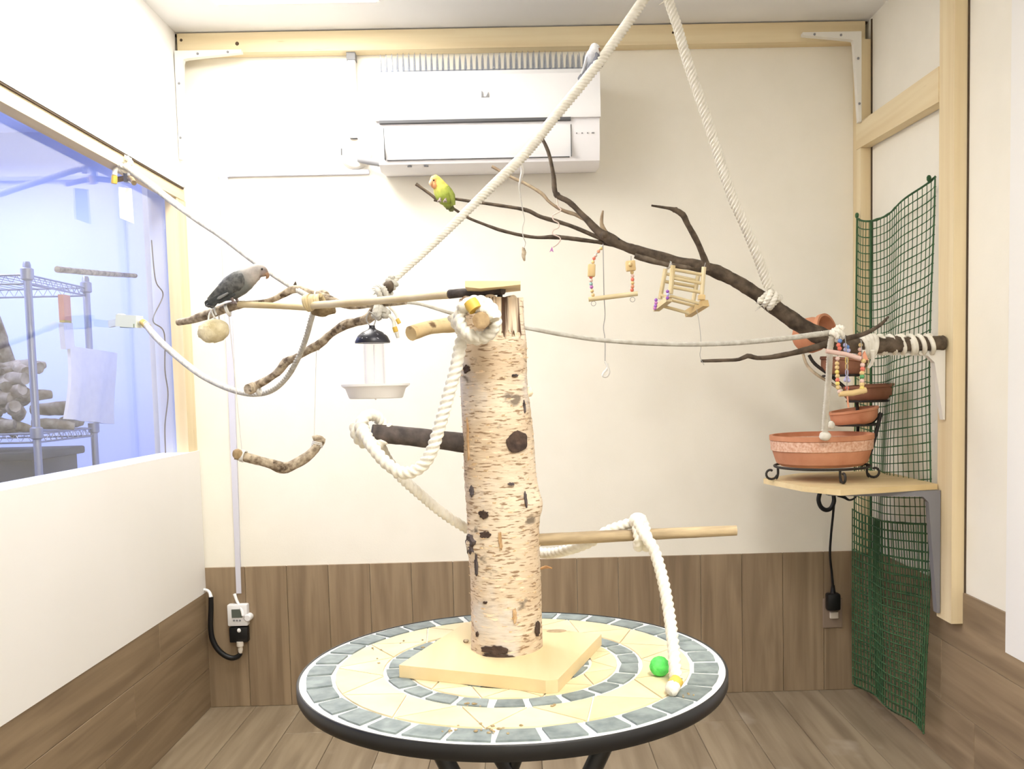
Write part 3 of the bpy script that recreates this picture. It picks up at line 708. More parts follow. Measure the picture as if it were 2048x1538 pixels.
for nm, X_, Y_, w_, h_, dep, m, lb in (('knot', 1034, 884, 25, 20, .007, m_knot, 'large round dark knot'), ('knot', 943, 1092, 14, 21, .012, m_knot2, 'grey sawn stub'),
        ('knot_hole', 968, 1030, 10, 10, .0035, m_knot, None), ('knot_hole', 971, 1070, 11, 7, .0035, m_knot, None), ('scar', 1074, 1266, 7, 15, .005, m_knot, None),
        ('scar', 988, 1300, 26, 9, .0036, m_knot, None), ('scar', 933, 738, 10, 7, .004, m_knot, None), ('scar', 953, 1135, 5, 22, .0035, m_knot2, None), ('scar', 944, 985, 7, 10, .0035, m_knot2, None), ('scar', 1029, 751, 8, 3, .0034, m_knot2, None),
        ('scar', 971, 1207, 5, 3, .0034, m_knot, None), ('scar', 1079, 1015, 5, 12, .004, m_knot2, None), ('scar', 955, 1274, 4, 5, .0034, m_knot, None), ('scar', 1000, 1312, 30, 6, .0036, m_knot, None), ('scar', 1050, 1000, 3, 16, .0034, m_knot2, None), ('scar', 1022, 968, 7, 3, .0034, m_knot2, None), ('scar', 1047, 815, 3, 12, .0034, m_knot2, None), ('scar', 1001, 1080, 4, 20, .0032, m_streak, None), ('scar', 1029, 1232, 5, 14, .0032, m_streak, None), ('scar', 936, 880, 3, 40, .0032, m_streak, None)):
    q = spot(X_, Y_, 1.288)
    scar(nm, q[0], q[2], w_ * .00071, h_ * .00071, dep, m, lb)
# peeling bark curls (too many and small to pick apart)
mb = MB(); random.seed(5)
for k in range(150):
    z = random.uniform(.78, 1.19); cx, r = interp(z); a = random.uniform(-PI + .15, -.15)
    ww = random.uniform(.003, .009); hh = random.uniform(.001, .0025); o_ = random.uniform(.0008, .0022); b_ = len(mb.v)
    for u in range(4):
        aa = a + (u / 3 - .5) * ww / r; bulge = math.sin(u / 3 * PI)
        for v in (0, 1):
            rr = r + .0012 + (o_ * bulge if v else 0); mb.v.append(Vector((cx + rr * math.cos(aa), YC + rr * math.sin(aa), z + v * hh)))
    for u in range(3): mb.addf([b_ + 2 * u, b_ + 2 * u + 2, b_ + 2 * u + 3, b_ + 2 * u + 1])
o = mb.build('bark_curls', mat('bark_curl', (.88, .78, .64), rough=.8), trunk, 0, kind='stuff')
p, nn = on_trunk(.0125, 1.1245, 0); MB().ball(p, (.006, .006, .008), 10, .15).build('bark_flake', mat('bare_flake', (.93, .86, .74), rough=.8), trunk, 60, 'pale flake standing off the right edge')
branch(MB(), [((0.025,1.6018,0.8117), .002), ((0.03,1.4195,0.8505), .0022), ((0.037,1.363,0.8601), .001)], .2, 6, .003).build('splinter', mat('orange_splinter', (.80, .60, .36), rough=.8), trunk, 0)
# pegs
branch(MB(), [((-0.073,1.335,1.2235),0.0109),((-0.0996,1.3067,1.2209),0.0103),((-0.125,1.2782,1.2162),0.0097),((-0.1403,1.2598,1.2106),0.0103),((-0.1481,1.25,1.2069),0.0105)], .06, 14, .006).build('perch_peg', m_halfbark, st, 50, 'short pale curved peg near the trunk top')
branch(MB(), [((-0.0851,1.335,1.0523),0.0145),((-0.1203,1.3256,1.0581),0.0137),((-0.1618,1.3143,1.0647),0.0132),((-0.2134,1.3,1.0717),0.0127)], .04, 14, .006).build('perch_peg', m_black_bark, st, 50, 'dark bark peg below the feeder')
branch(MB(), [((0.0057,1.335,0.9072),0.0094),((0.0714,1.3317,0.9097),0.0090),((0.1623,1.3272,0.9125),0.0086),((0.2527,1.3227,0.9152),0.0079),((0.3053,1.32,0.9165),0.0075)], .03, 14, .008).build('perch_peg', m_stick, st, 50, 'long brown peg low on the right side')
branch(MB(), [((-0.0463,1.3,1.2318),0.0113),((-0.0489,1.2402,1.224),0.0111),((-0.0509,1.19,1.2179),0.0110)], .06, 14, .006).build('perch_peg', m_cut, st, 50, 'sawn brown peg end inside the rope ring')
MB().prism([(-0.0746,1.27,1.2776), (0.0011,1.27,1.2759), (0.0009,1.27,1.2712), (-0.0237,1.27,1.269), (-0.0545,1.27,1.267), (-0.0749,1.27,1.2695)], (0, .085, 0)).build('top_disc', m_board, st, 0, 'thin pale board lying over the trunk top')
MB().tube([((-.030, 1.345, 1.25), .004), ((-.028, 1.345, 1.283), .004)], 8).build('disc_pin', m_blackp, st, 40)

MB().lathe([(0, .0004), (.0125, .0003), (.0125, -.002), (0, -.002)], (0.044,1.4166,0.7496), 20, Matrix.Diagonal((1.25, .75, 1))).build('wood_knot', mat('board_knot', (.62, .53, .40), (.72, .62, .47), scale=(90, 90, 90), rough=.6), st, 0)
# ------------------------------------------------------------------ dowels and branches on the left
t = thing('dowel_perch', 'long pale dowel perch with a blackened end resting on the birch trunk', 'perch', (-0.0281,1.3,1.2605))
pr = curve([((-0.3915,1.76,1.2936),0.0072),((-0.2347,1.5591,1.2811),0.0063),((-0.1364,1.409,1.272),0.0061),((-0.1015,1.349,1.268),0.0064)], .01)
MB().tube(pr, 14, jitter=.02).build('dowel', m_dowel, t, 50)
pr = curve([((-0.1023,1.349,1.268),0.0066),((-0.0641,1.3266,1.2681),0.0067),((-0.0237,1.302,1.2676),0.0067)], .008)
MB().tube(pr, 14, jitter=.05).build('blackened_end', m_black_bark, t, 50, 'charred black end')
t = MB().tube(curve([((-0.5817,1.93,1.3145),0.0063),((-0.4815,1.8681,1.3039),0.0063),((-0.3775,1.8,1.2909),0.0068)], .01), 12, jitter=.02).build('pale_dowel', m_dowel, None, 50, 'pale straight dowel in front of the forked branch under the grey bird', 'perch')
fb = thing('forked_branch', 'grey barked branch with a thorn carrying the grey bird', 'branch', (-0.4486,1.9,1.318))
branch(MB(), [((-0.7421,2.02,1.2872),0.0071),((-0.7038,2.0009,1.2914),0.0087),((-0.645,1.9702,1.3037),0.0102),((-0.6041,1.9484,1.3124),0.0100),((-0.5694,1.93,1.3152),0.0079)], .10).build('limb', m_bark, fb, 60)
branch(MB(), [((-0.5776,1.93,1.3144),0.0068),((-0.5343,1.9155,1.3152),0.0062),((-0.5047,1.9052,1.3207),0.0062),((-0.4772,1.895,1.3313),0.0072),((-0.4524,1.8859,1.3388),0.0082),((-0.4167,1.8728,1.3267),0.0076),((-0.3792,1.8586,1.3127),0.0086),((-0.337,1.8428,1.2995),0.0075),((-0.2741,1.8199,1.3009),0.0074),((-0.2209,1.8,1.3009),0.0059)], .10).build('limb', m_bark, fb, 60)
branch(MB(), [((-0.4599,1.9,1.3385),0.0057),((-0.4576,1.9,1.3465),0.0046),((-0.4562,1.9,1.3555),0.0008)], .05, 8, .004).build('thorn', m_dark, fb, 60)
branch(MB(), [((-0.4076,1.9,1.3272),0.0088),((-0.3994,1.8907,1.3281),0.0092),((-0.3913,1.88,1.3229),0.0087)], .05, 10, .004).build('cut_stub', m_bark, fb, 60)
lb = thing('knotty_branch', 'knotty branch slanting down left from the rope joint', 'branch', (-0.4119,1.9,1.2157))
branch(MB(), [((-0.2573,1.82,1.3355),0.0079),((-0.2696,1.8322,1.3156),0.0090),((-0.289,1.8493,1.2881),0.0100),((-0.3063,1.8603,1.2735),0.0101),((-0.3315,1.8723,1.2689),0.0091),((-0.356,1.8838,1.2642),0.0097),((-0.3884,1.9006,1.2477),0.0083),((-0.4147,1.9152,1.2297),0.0083),((-0.4479,1.9315,1.2146),0.0073),((-0.4743,1.9443,1.2021),0.0074),((-0.496,1.9543,1.1946),0.0090),((-0.5119,1.9643,1.1783),0.0091),((-0.5372,1.9772,1.1621),0.0080),((-0.5646,1.9899,1.15),0.0086),((-0.5873,2,1.1409),0.0081)], .14).build('limb', m_bark, lb, 60)
MB().ball((-0.3528,1.85,1.255), (.005, .004, .004), 10, .2).build('knot', m_dark, lb, 60)
MB().ball((-0.2527,1.8,1.3294), (.010, .009, .012), 12, .15).build('dark_end', m_dark, lb, 60)
branch(MB(), [((-0.5756,1.99,1.1438),0.0119),((-0.5806,1.9772,1.1397),0.0118),((-0.5838,1.97,1.1398),0.0102)], .04, 10, .004).build('cut_end', m_bark, lb, 60)
# lashings
ls = thing('lashing', 'rough cream lashing binding the dowels by the forked branch', 'lashing', (-0.3785,1.76,1.2895))
mb = MB()
for (x, y, R_, tilt) in ((617, 606, 13, .1), (628, 607, 14, -.1), (640, 606, 14, .15)):
    mb.tube(coil(spot(x, y, 1.77), (1, -.2, .1 + tilt), R_ * .00098, .0042, 2.0, .008), 8)
mb.build('coil', m_dowel, ls, 60)
mb = MB(); branch(mb, [((-0.3941,1.77,1.286),0.0096),((-0.3752,1.7655,1.2833),0.0115),((-0.3522,1.76,1.2861),0.0086)], .15, 12, .004); mb.build('brown_binding', mat('brown_twine', (.60, .52, .38), (.42, .34, .23), scale=(80, 80, 80), rough=.9, bump=.8, bscale=(300, 300, 300)), ls, 60)
MB().tube(coil((-0.3931,1.8,1.3105), (1, 0, 0), .014, .0016, 1.0, .002), 6).build('string_loop', m_string, ls, 60)

# ------------------------------------------------------------------ ropes
def rope_thing(name, label, pr, loc, r=None, m=None, pitch=None, lobes=3):
    t = thing(name, label, 'rope', loc)
    mb = MB(); rope(mb, curve(pr if r is None else setr(pr, r), .0013 if lobes > 3 else min(.0022, .22 * (r or pr[-1][1]))), pitch, lobes); mb.build('cord', m or m_rope, t, 70)
    return t
def tape(t, a, b, r): MB().tube([(a, r), (Vector(a).lerp(Vector(b), .5), r * 1.06), (b, r)], 12).build('tape', m_tape, t, 60, 'yellow tape round the rope end')
def knot(t, c, axis, R, r, turns, adv, m=None, sq=1.0, start=0.0):
    mb = MB(); rope(mb, coil(c, axis, R, r, turns, adv, start, sq)); return mb.build('knot', m or m_rope, t, 70)
# thick rope on the trunk: ring round the peg, U-shaped loop over the dark peg, behind the trunk, knot on the brown peg, down to the table
rA = .0088
tk = rope_thing('thick_rope', 'thick cream rope ringed on the trunk, looped below and ending on the table', [((-0.0904,1.235,1.2305),0.0080),((-0.0836,1.2359,1.2159),0.0081),((-0.0767,1.2367,1.2039),0.0084),((-0.0811,1.2376,1.1894),0.0084),((-0.0881,1.2393,1.1597),0.0084),((-0.0994,1.2414,1.1231),0.0084),((-0.1123,1.2438,1.083),0.0084),((-0.1258,1.2459,1.0459),0.0088),((-0.1414,1.2473,1.0258),0.0091),((-0.1635,1.2486,1.0188),0.0091),((-0.1856,1.25,1.0315),0.0092),((-0.2047,1.255,1.0534),0.0089),((-0.2183,1.275,1.0718),0.0090),((-0.227,1.3,1.0848),0.0092)], (-0.0975,1.24,1.1164), rA)
c0 = Vector((-0.057,1.225,1.2211))
mb = MB(); rope(mb, coil(c0, (.15, -1, .1), .0240, .0083, 2.15, .020, 2.2)); mb.build('knot', m_rope, tk, 70)
mb = MB(); rope(mb, curve(setr([((-0.0797,1.215,1.2326),0.0079),((-0.0669,1.2112,1.2379),0.0079),((-0.0525,1.2072,1.2353),0.0079),((-0.0382,1.2029,1.2288),0.0078),((-0.0345,1.2,1.2189),0.0078)], .0085), .004)); mb.build('wrap', m_rope, tk, 70)
tape(tk, (-0.065,1.203,1.2436), (-0.058,1.2,1.2322), .0092)
MB().ball((-0.0737,1.206,1.2382), (.009, .007, .0065), 12, .08).build('rope_end', m_rope, tk, 60)
knot(tk, (-0.2139,1.3,1.0767), (.70, -.70, .05), .0205, .0085, 1.6, .020, start=1.2)
mb = MB(); rope(mb, curve(setr([((-0.2098,1.325,1.0632),0.0086),((-0.2009,1.3405,1.0336),0.0087),((-0.1838,1.3574,1.0045),0.0088),((-0.1608,1.3746,0.9781),0.0093),((-0.13,1.3961,0.9457),0.0095),((-0.0905,1.42,0.9133),0.0096),((-0.0419,1.46,0.88),0.0099),((0.0247,1.4,0.8763),0.0099),((0.0614,1.36,0.8872),0.0096),((0.0942,1.345,0.9009),0.0095),((0.1203,1.345,0.9166),0.0091),((0.1546,1.34,0.9284),0.0087)], .0082), .0022)); mb.build('cord', m_rope, tk, 70)
mb = MB(); rope(mb, coil((0.1675,1.322,0.9132), (1, 0, -.05), .0165, .0078, 1.5, .017, .6, 1.25)); mb.build('knot', m_rope, tk, 70)
MB().ball((0.1623,1.318,0.9351), (.0135, .011, .0115), 14, .05).build('knot_head', m_rope, tk, 60)
mb = MB(); rope(mb, curve(setr([((0.1598,1.31,0.9356),0.0085),((0.1653,1.298,0.9229),0.0085),((0.1733,1.285,0.9105),0.0087),((0.1815,1.28,0.8927),0.0087),((0.1873,1.265,0.8672),0.0089),((0.1915,1.25,0.8374),0.0092),((0.1934,1.23,0.8076),0.0093),((0.193,1.205,0.7803),0.0095),((0.1914,1.185,0.7594),0.0093),((0.1909,1.175,0.7473),0.0089)], .0085), .0022)); mb.build('cord', m_rope, tk, 70)
tape(tk, (0.192,1.17,0.7475), (0.1849,1.163,0.7428), .0088)
MB().tube([((0.1862,1.163,0.7434), .0088), ((0.1811,1.156,0.7387), .009), ((0.1782,1.154,0.7368), .006)], 12, jitter=.08).build('frayed_end', m_rope, tk, 60)
# high rope from the ceiling to the rope joint
ra = rope_thing('ceiling_rope', 'cream twisted rope slanting from the ceiling to the branch joint, with a bird on it', [((0.3591,2.37,2.1394),0.0129),((0.3246,2.3529,2.0821),0.0128),((0.2088,2.3001,1.917),0.0125),((0.094,2.25,1.7725),0.0122),((0.0194,2.1705,1.6675),0.0118),((-0.0579,2.092,1.5773),0.0108),((-0.1255,2.0182,1.4972),0.0093),((-0.1883,1.9451,1.4228),0.0079),((-0.2411,1.8807,1.3626),0.0066),((-0.2569,1.86,1.3437),0.0066)], (0.0073,2.1,1.6372), pitch=.052, lobes=5)
knot(ra, (-0.2518,1.83,1.3403), (.6, .1, .7), .0085, .0055, 2.2, .018, m_rope_grey)
knot(ra, (-0.2609,1.8,1.3162), (1, 0, .2), .0105, .006, 2.0, .024, m_rope_grey)
knot(ra, (-0.2737,1.8,1.2809), (.9, .1, -.5), .010, .006, 2.2, .018, m_rope_grey)
MB().ball((-0.2621,1.8,1.2797), (.011, .010, .011), 12, .12).build('knot_head', m_rope_grey, ra, 60)
mb = MB(); random.seed(9)
for k in range(26):
    a = Vector((-0.2626,1.8,1.3239)); b = a + Vector((-.012 - random.random() * .012, random.uniform(-.006, .006), random.uniform(-.012, .014)))
    mb.tube([(a, .0009), (a.lerp(b, .6) + Vector((0, 0, .002)), .0008), (b, .0004)], 5)
mb.build('frayed_fibres', m_rope_grey, ra, 0, kind='stuff')
for p_ in ([((-0.254,1.8,1.2911),0.0024),((-0.2415,1.7901,1.2785),0.0024),((-0.234,1.78,1.2623),0.0024)], [((-0.2574,1.8,1.2777),0.0034),((-0.2458,1.7903,1.2652),0.0034),((-0.2421,1.78,1.2482),0.0034)]):
    MB().tube(curve(p_, .004), 8).build('loose_tail', m_rope, ra, 60)
MB().tube([((-0.2367,1.78,1.2662),0.0039),((-0.2322,1.78,1.2575),0.0039)], 8).build('tape', m_tape, ra, 60); MB().tube([((-0.242,1.78,1.2511),0.0048),((-0.2394,1.78,1.2415),0.0048)], 8).build('tape', m_tape, ra, 60)
MB().tube([((-0.2385,1.78,1.2405),0.0043),((-0.236,1.78,1.23),0.0029)], 8).build('rope_end', m_rope_grey, ra, 60)
rb = rope_thing('hanging_rope', 'cream twisted rope hanging from the ceiling down to the dark branch', [((0.3688,2.38,2.1837),0.0123),((0.3818,2.3872,2.1378),0.0123),((0.3936,2.3935,2.0974),0.0123),((0.4159,2.4029,2.0378),0.0124),((0.4359,2.4124,1.9763),0.0131),((0.456,2.421,1.92),0.0131),((0.4968,2.4374,1.8117),0.0132),((0.5609,2.4636,1.6329),0.0134),((0.6017,2.4764,1.547),0.0134),((0.6374,2.4879,1.4675),0.0135),((0.6723,2.5,1.3817),0.0136)], (0.5323,2.45,1.7106), pitch=.052, lobes=5)
mb = MB(); rope(mb, curve([((.325, 2.38, 2.352), .011), ((0.3617,2.38,2.2141), .011), ((0.3652,2.376,2.1516), .011)], .005)); mb.build('cord', m_rope, rb, 70)
knot(rb, (0.3615,2.375,2.1658), (.3, 0, 1), .016, .010, 2.0, .03)
knot(rb, (0.6748,2.5,1.3508), (-.75, .1, .55), .0185, .0085, 2.6, .040)
mb = MB()
for k in range(16):
    a = Vector((0.6612,2.5,1.3417)); b = a + Vector((random.uniform(-.03, .01), random.uniform(-.01, .01), random.uniform(-.025, .0)))
    mb.tube([(a, .0015), (b, .0005)], 5)
mb.build('frayed_fibres', m_rope_grey, rb, 0, kind='stuff')
mb = MB(); mb.tube(curve([((0.3834,2.37,2.088), .0015), ((0.373,2.36,2.0781), .001), ((0.3641,2.36,2.0722), .0006)], .004), 6); mb.build('frayed_end', m_rope, rb, 60)
# long rope across to the right
rc = rope_thing('crossing_rope', 'thin cream rope running from the branch joint behind the trunk to the right', [((-0.2566,1.8,1.3007),0.0034),((-0.2018,1.8271,1.299),0.0035),((-0.1361,1.86,1.2806),0.0038),((-0.0585,1.9217,1.2641),0.0042),((0.0216,1.9801,1.2535),0.0043),((0.0964,2.0319,1.2418),0.0050),((0.1895,2.0924,1.2306),0.0051),((0.3394,2.1826,1.2233),0.0056),((0.5015,2.2726,1.2249),0.0062),((0.6607,2.3554,1.2364),0.0070),((0.783,2.4158,1.2497),0.0075),((0.8333,2.44,1.2551),0.0079)], (0.2994,2.15,1.2239), m=m_rope_grey)
knot(rc, (0.8305,2.42,1.2488), (.8, .2, .5), .013, .0075, 2.2, .03)
mb = MB(); rope(mb, curve([((0.8159,2.42,1.2439),0.0085),((0.8205,2.4497,1.2084),0.0086),((0.8373,2.5127,1.1287),0.0089),((0.8511,2.5758,1.0447),0.0091),((0.8612,2.62,0.9832),0.0092)], .004)); mb.build('cord', m_rope, rc, 70)
MB().ball((0.8626,2.62,0.9688), (.017, .014, .014), 14, .06).build('end_knot', m_rope, rc, 60)
MB().ball((0.8847,2.63,0.9994), (.010, .009, .012), 12, .08).build('end_knot', m_rope, rc, 60)
# left ropes
rd = rope_thing('wall_rope', 'white rope slanting from the window head rail to the branch joint', [((-1.1374,2.75,1.7959),0.0097),((-1.0253,2.6307,1.7192),0.0093),((-0.9377,2.5311,1.6563),0.0089),((-0.8206,2.3928,1.5762),0.0078),((-0.7239,2.2742,1.5148),0.0074),((-0.6092,2.1186,1.436),0.0069),((-0.5249,1.9976,1.3817),0.0060),((-0.4566,1.8949,1.3409),0.0057),((-0.3961,1.8,1.3077),0.0054)], (-0.7321,2.3,1.5192), m=m_rope_grey)
knot(rd, (-1.1471,2.76,1.8041), (.3, -.6, .6), .016, .008, 2.0, .03)
MB().ball((-1.2001,2.78,1.8749), .008, 10, .1).build('knot_head', m_rope, rd, 60)
mb = MB(); rope(mb, curve(setr([((-1.1487,2.76,1.8013),0.0090),((-1.1675,2.7482,1.7875),0.0090),((-1.1693,2.74,1.7685),0.0089)], .008), .004)); mb.build('cord', m_rope, rd, 70)
tape(rd, (-1.1693,2.74,1.7685), (-1.1718,2.74,1.7471), .0085)
re_ = rope_thing('sagging_rope', 'white rope sagging from the pane clip up to the branch joint', [((-1.0695,2.66,1.3337),0.0087),((-1.0165,2.5891,1.2947),0.0091),((-0.9286,2.4776,1.243),0.0087),((-0.8132,2.3292,1.1852),0.0082),((-0.7196,2.2099,1.1516),0.0072),((-0.6339,2.1,1.1326),0.0068),((-0.5825,2.0574,1.1295),0.0067),((-0.5387,2.019,1.1397),0.0060),((-0.4965,1.9727,1.1675),0.0059),((-0.46,1.9199,1.2052),0.0057),((-0.4329,1.8719,1.2402),0.0056),((-0.4116,1.8277,1.2716),0.0055),((-0.3987,1.8,1.2905),0.0054)], (-0.7049,2.2,1.1454), m=m_rope_grey)
tape(re_, (-1.0818,2.67,1.3403), (-1.0589,2.65,1.3243), .0095)
MB().tube([((-1.0943,2.68,1.3427),0.0087),((-1.0791,2.67,1.3374),0.0087)], 10).build('rope_end', m_rope, re_, 60)
mb = MB().tube(coil((-0.57,2,1.1415), (1, .2, .3), .014, .0045, 1.2, .01), 8); mb.build('loop', m_string, re_, 60)

# fixings on the window
t = thing('wall_peg', 'short wooden peg with a knotted rope at the window head rail', 'peg', (XL, 2.78, 1.77))
branch(MB(), [((GX + .005, 2.80, 1.770), .008), ((XL + .01, 2.79, 1.773), .008), ((-1.1059,2.72,1.7429), .0075)], .05, 10).build('stick', m_stick, t, 50)
MB().bar((XL + .004, 2.79, 1.80), (XL + .004, 2.79, 1.76), .02, .012, (1, 0, 0)).build('plate', m_steel, t)
MB().prism([(-1.14,2.6942,1.7267), (-1.14,2.7802,1.7406), (-1.14,2.7852,1.6395), (-1.14,2.6933,1.6392)], (.0012, .0006, 0)).build('paper_tag', m_paper, None, 0, 'blank white paper tag hanging below the wall peg', 'tag')
t = thing('pane_clip', 'white and green plastic clip fixed on the window pane', 'clip', (-1.1246,2.68,1.3362))
MB().bar((-1.1612,2.7,1.3484), (-1.0944,2.68,1.3413), .03, .035).build('body', mat('clip_plastic', (.88, .90, .84), rough=.4), t)
MB().bar((-1.1491,2.7,1.3324), (-1.0992,2.68,1.33), .028, .010).build('pad', mat('olive_pad', (.55, .60, .42), rough=.5), t)
MB().bev((-1.1578,2.71,1.3592), (.018, .02, .018), .003).build('knob', m_white, t)
MB().bar((-1.1657,2.71,1.3449), (GX + .002, (-1.1935,2.73,1.3411)[1], (-1.1935,2.73,1.3411)[2]), .012, .02).build('arm', mat('clip_plastic_arm', (.86, .88, .86), rough=.4), t)

# ------------------------------------------------------------------ hanging toys, left
t = thing('loofah_disc', 'fuzzy cream loofah disc hanging under the grey bird', 'bird toy', (-0.6368,1.93,1.2612))
mb = MB(); M = Matrix.Rotation(.22, 3, 'Y')
M = Matrix.Rotation(-.22, 3, 'Y') @ Matrix.Rotation(.25, 3, 'Z')
mb.ball((-0.6368,1.93,1.2612), (.032, .022, .024), 28, .05, M); mb.build('disc', m_loofah, t, 60)
MB().tube(curve([((-0.6466,1.95,1.3042),0.0021),((-0.6492,1.9474,1.2978),0.0021),((-0.6502,1.9426,1.285),0.0021),((-0.6465,1.94,1.2786),0.0021)], .004), 6).build('cord', m_string, t, 60)
MB().tube(coil((-0.6365,1.95,1.2977), (1, 0, .3), .014, .002, 1.3, .008), 6).build('cord', m_string, t, 60)
MB().tube(curve([((-0.6421,1.95,1.2895),0.0016),((-0.6393,1.94,1.2784),0.0016)], .004), 6).build('cord', m_string, t, 60)
sw = thing('branch_swing', 'bent grey stick swing hanging low on two strings', 'swing', (-0.5161,1.95,0.9884))
branch(MB(), [((-0.5987,1.92,1.0054),0.0115),((-0.5821,1.9259,0.9983),0.0105),((-0.5541,1.9355,0.9884),0.0100),((-0.5305,1.9436,0.9798),0.0111),((-0.5086,1.951,0.9711),0.0116),((-0.4869,1.9583,0.9785),0.0106),((-0.4649,1.9662,0.9912),0.0107),((-0.4468,1.9739,1.0084),0.0102),((-0.4389,1.98,1.0271),0.0097)], .08, 12, .006).build('stick', m_bark, sw, 60)
branch(MB(), [((-0.4505,1.975,1.0298),0.0064),((-0.4422,1.9764,1.0317),0.0064),((-0.4311,1.9785,1.027),0.0070),((-0.435,1.98,1.0184),0.0064)], .08, 10, .004).build('cut_stub', m_bark, sw, 60)
MB().ball((-0.5925,1.91,1.006), (.011, .006, .011), 14, .06).build('cut_end', m_cut, sw, 60)
MB().tube(coil((-0.5844,1.92,1.0009), (1, 0, -.3), .0115, .0018, 3.0, .008), 6).build('binding', m_string, sw, 60)
MB().tube(coil((-0.4424,1.98,1.0186), (.3, 0, 1), .011, .0018, 3.0, .010), 6).build('binding', m_string, sw, 60)
MB().tube([((-0.6071,1.94,1.3025), .0009), ((-0.5862,1.92,1.0082), .0009)], 6).build('string', m_string, sw, 0)
MB().tube([((-0.4253,1.93,1.2275), .0006), ((-0.4485,1.975,1.0255), .0006)], 6).build('string', m_string, sw, 0)
MB().tube(coil((-0.608,1.94,1.3046), (1, 0, .3), .012, .0022, 1.4, .004), 6).build('string_loop', m_string, sw, 60)
MB().tube(coil((-0.4264,1.93,1.2244), (.8, 0, .6), .009, .0014, 1.2, .004), 6).build('string_loop', m_string, sw, 60)
# feeder
fc = Vector((-0.2771,1.75,1.1221))
fd = thing('seed_feeder', 'tube seed feeder with a dark domed lid and white tray hanging left of the trunk', 'feeder', fc)
M = Matrix.Rotation(-.035, 3, 'Y')
def rel(px_, py_): return Vector(spot(px_, py_, 1.75))
zc = lambda y: spot(752, y, 1.75)[2]
MB().lathe([(0, zc(795)), (.048, zc(797)), (.0505, zc(795)), (.0565, zc(777)), (.0635, zc(772)), (.0645, zc(768)), (.060, zc(768)), (.0535, zc(773)), (.047, zc(790)), (0, zc(790))], (fc.x, fc.y, 0), 48).build('tray', mat('bright_white_plastic', (.98, .975, .97), rough=.4), fd, 40)
MB().lathe([(.0195, zc(788)), (.0195, zc(682)), (.0178, zc(682)), (.0178, zc(788))], (fc.x - .001, fc.y, 0), 32).build('tube', m_clear, fd, 40)
MB().lathe([(.0325, zc(686)), (.033, zc(683)), (.028, zc(672)), (.019, zc(664)), (.008, zc(659)), (.0055, zc(655)), (.0055, zc(651)), (0, zc(650)), ], (fc.x - .003, fc.y, 0), 40).build('lid', m_speck, fd, 40)
MB().tube([((fc.x - .001, fc.y, zc(800)), .0014), ((fc.x - .001, fc.y, zc(690)), .0010)], 6).build('rod', m_white, fd)
MB().tube(curve([((fc.x - .006, fc.y, zc(652)), .0012), ((fc.x - .013, fc.y, zc(640)), .0012), ((fc.x - .006, fc.y - .004, zc(624)), .0012), ((fc.x + .004, fc.y, zc(637)), .0012), ((fc.x, fc.y, zc(652)), .0012)], .004), 6).build('hanger', m_wire, fd, 60)

# ------------------------------------------------------------------ birds
def bird_body(pts, Y, cols, sq=.82, step=.003):
    pr = [(Vector(P_), r) for P_, r in pts]
    out = []; co = []
    n = len(pr)
    for i in range(n - 1):
        p0 = pr[max(i - 1, 0)][0]; p1, r1 = pr[i]; p2, r2 = pr[i + 1]; p3 = pr[min(i + 2, n - 1)][0]; k = max(2, int((p2 - p1).length / step))
        for j in range(k):
            t = j / k; q = .5 * ((2 * p1) + (p2 - p0) * t + (2 * p0 - 5 * p1 + 4 * p2 - p3) * t * t + (3 * p1 - p0 - 3 * p2 + p3) * t ** 3)
            s = t * t * (3 - 2 * t); out.append((q, r1 + (r2 - r1) * s)); co.append(tuple(a + (b - a) * t for a, b in zip(cols[i], cols[i + 1])))
    out.append(pr[-1]); co.append(cols[-1])
    return out, co
def feather(mb, a, b, w, th=.0016, nrm=(0, -1, 0), bend=.0):
    """flat rounded feather blade from a to b"""
    a, b = Vector(a), Vector(b); d = (b - a).normalized(); nn = Vector(nrm); s = d.cross(nn).normalized(); nn = s.cross(d)
    ks = 8; ring0 = []
    for i in range(ks + 1):
        t = i / ks; ww = w * (.55 + .45 * math.sin(min(1, t * 1.5) * PI / 2)) * (1 if t < .75 else math.sqrt(max(0.02, 1 - ((t - .75) / .25) ** 2)))
        c = a.lerp(b, t) + nn * (bend * math.sin(t * PI))
        ring0.append([c - s * ww, c + nn * th, c + s * ww, c - nn * th])
    base = len(mb.v)
    for r_ in ring0: mb.v.extend(r_)
    for i in range(ks):
        for k in range(4): q = base + 4 * i + k; q2 = base + 4 * i + (k + 1) % 4; mb.addf([q, q2, q2 + 4, q + 4])
    mb.addf([base, base + 1, base + 2, base + 3]); e = base + 4 * ks; mb.addf([e + 3, e + 2, e + 1, e])
def wing(mb, pts, thick, off, cols=None):
    """plump leaf-shaped wing: outline points (upper, lower) pairs along its length, pushed by off"""
    base = len(mb.v); off = Vector(off); n = len(pts); ks = 9
    for i, (u, l) in enumerate(pts):
        u, l = Vector(u), Vector(l); t = i / (n - 1)
        for k in range(ks):
            s = k / (ks - 1); mb.v.append(u.lerp(l, s) + off.normalized() * (thick * math.sin(s * PI) * (math.sin(min(1, .12 + t * 1.1) * PI) ** .5 if t < .9 else .3)) + off)
        for k in range(ks):
            s = 1 - k / (ks - 1); mb.v.append(u.lerp(l, s) + off * .3)
    m = 2 * ks
    for i in range(n - 1):
        for k in range(m): a = base + i * m + k; b = base + i * m + (k + 1) % m; mb.addf([a, b, b + m, a + m])
    mb.addf([base + k for k in range(m)][::-1]); mb.addf([base + (n - 1) * m + k for k in range(m)])
m_eye = plain('bird_eye', (.05, .04, .04), .1); m_beak = mat('bird_beak', (.62, .48, .36), (.52, .39, .29), scale=(300, 300, 300), rough=.4)
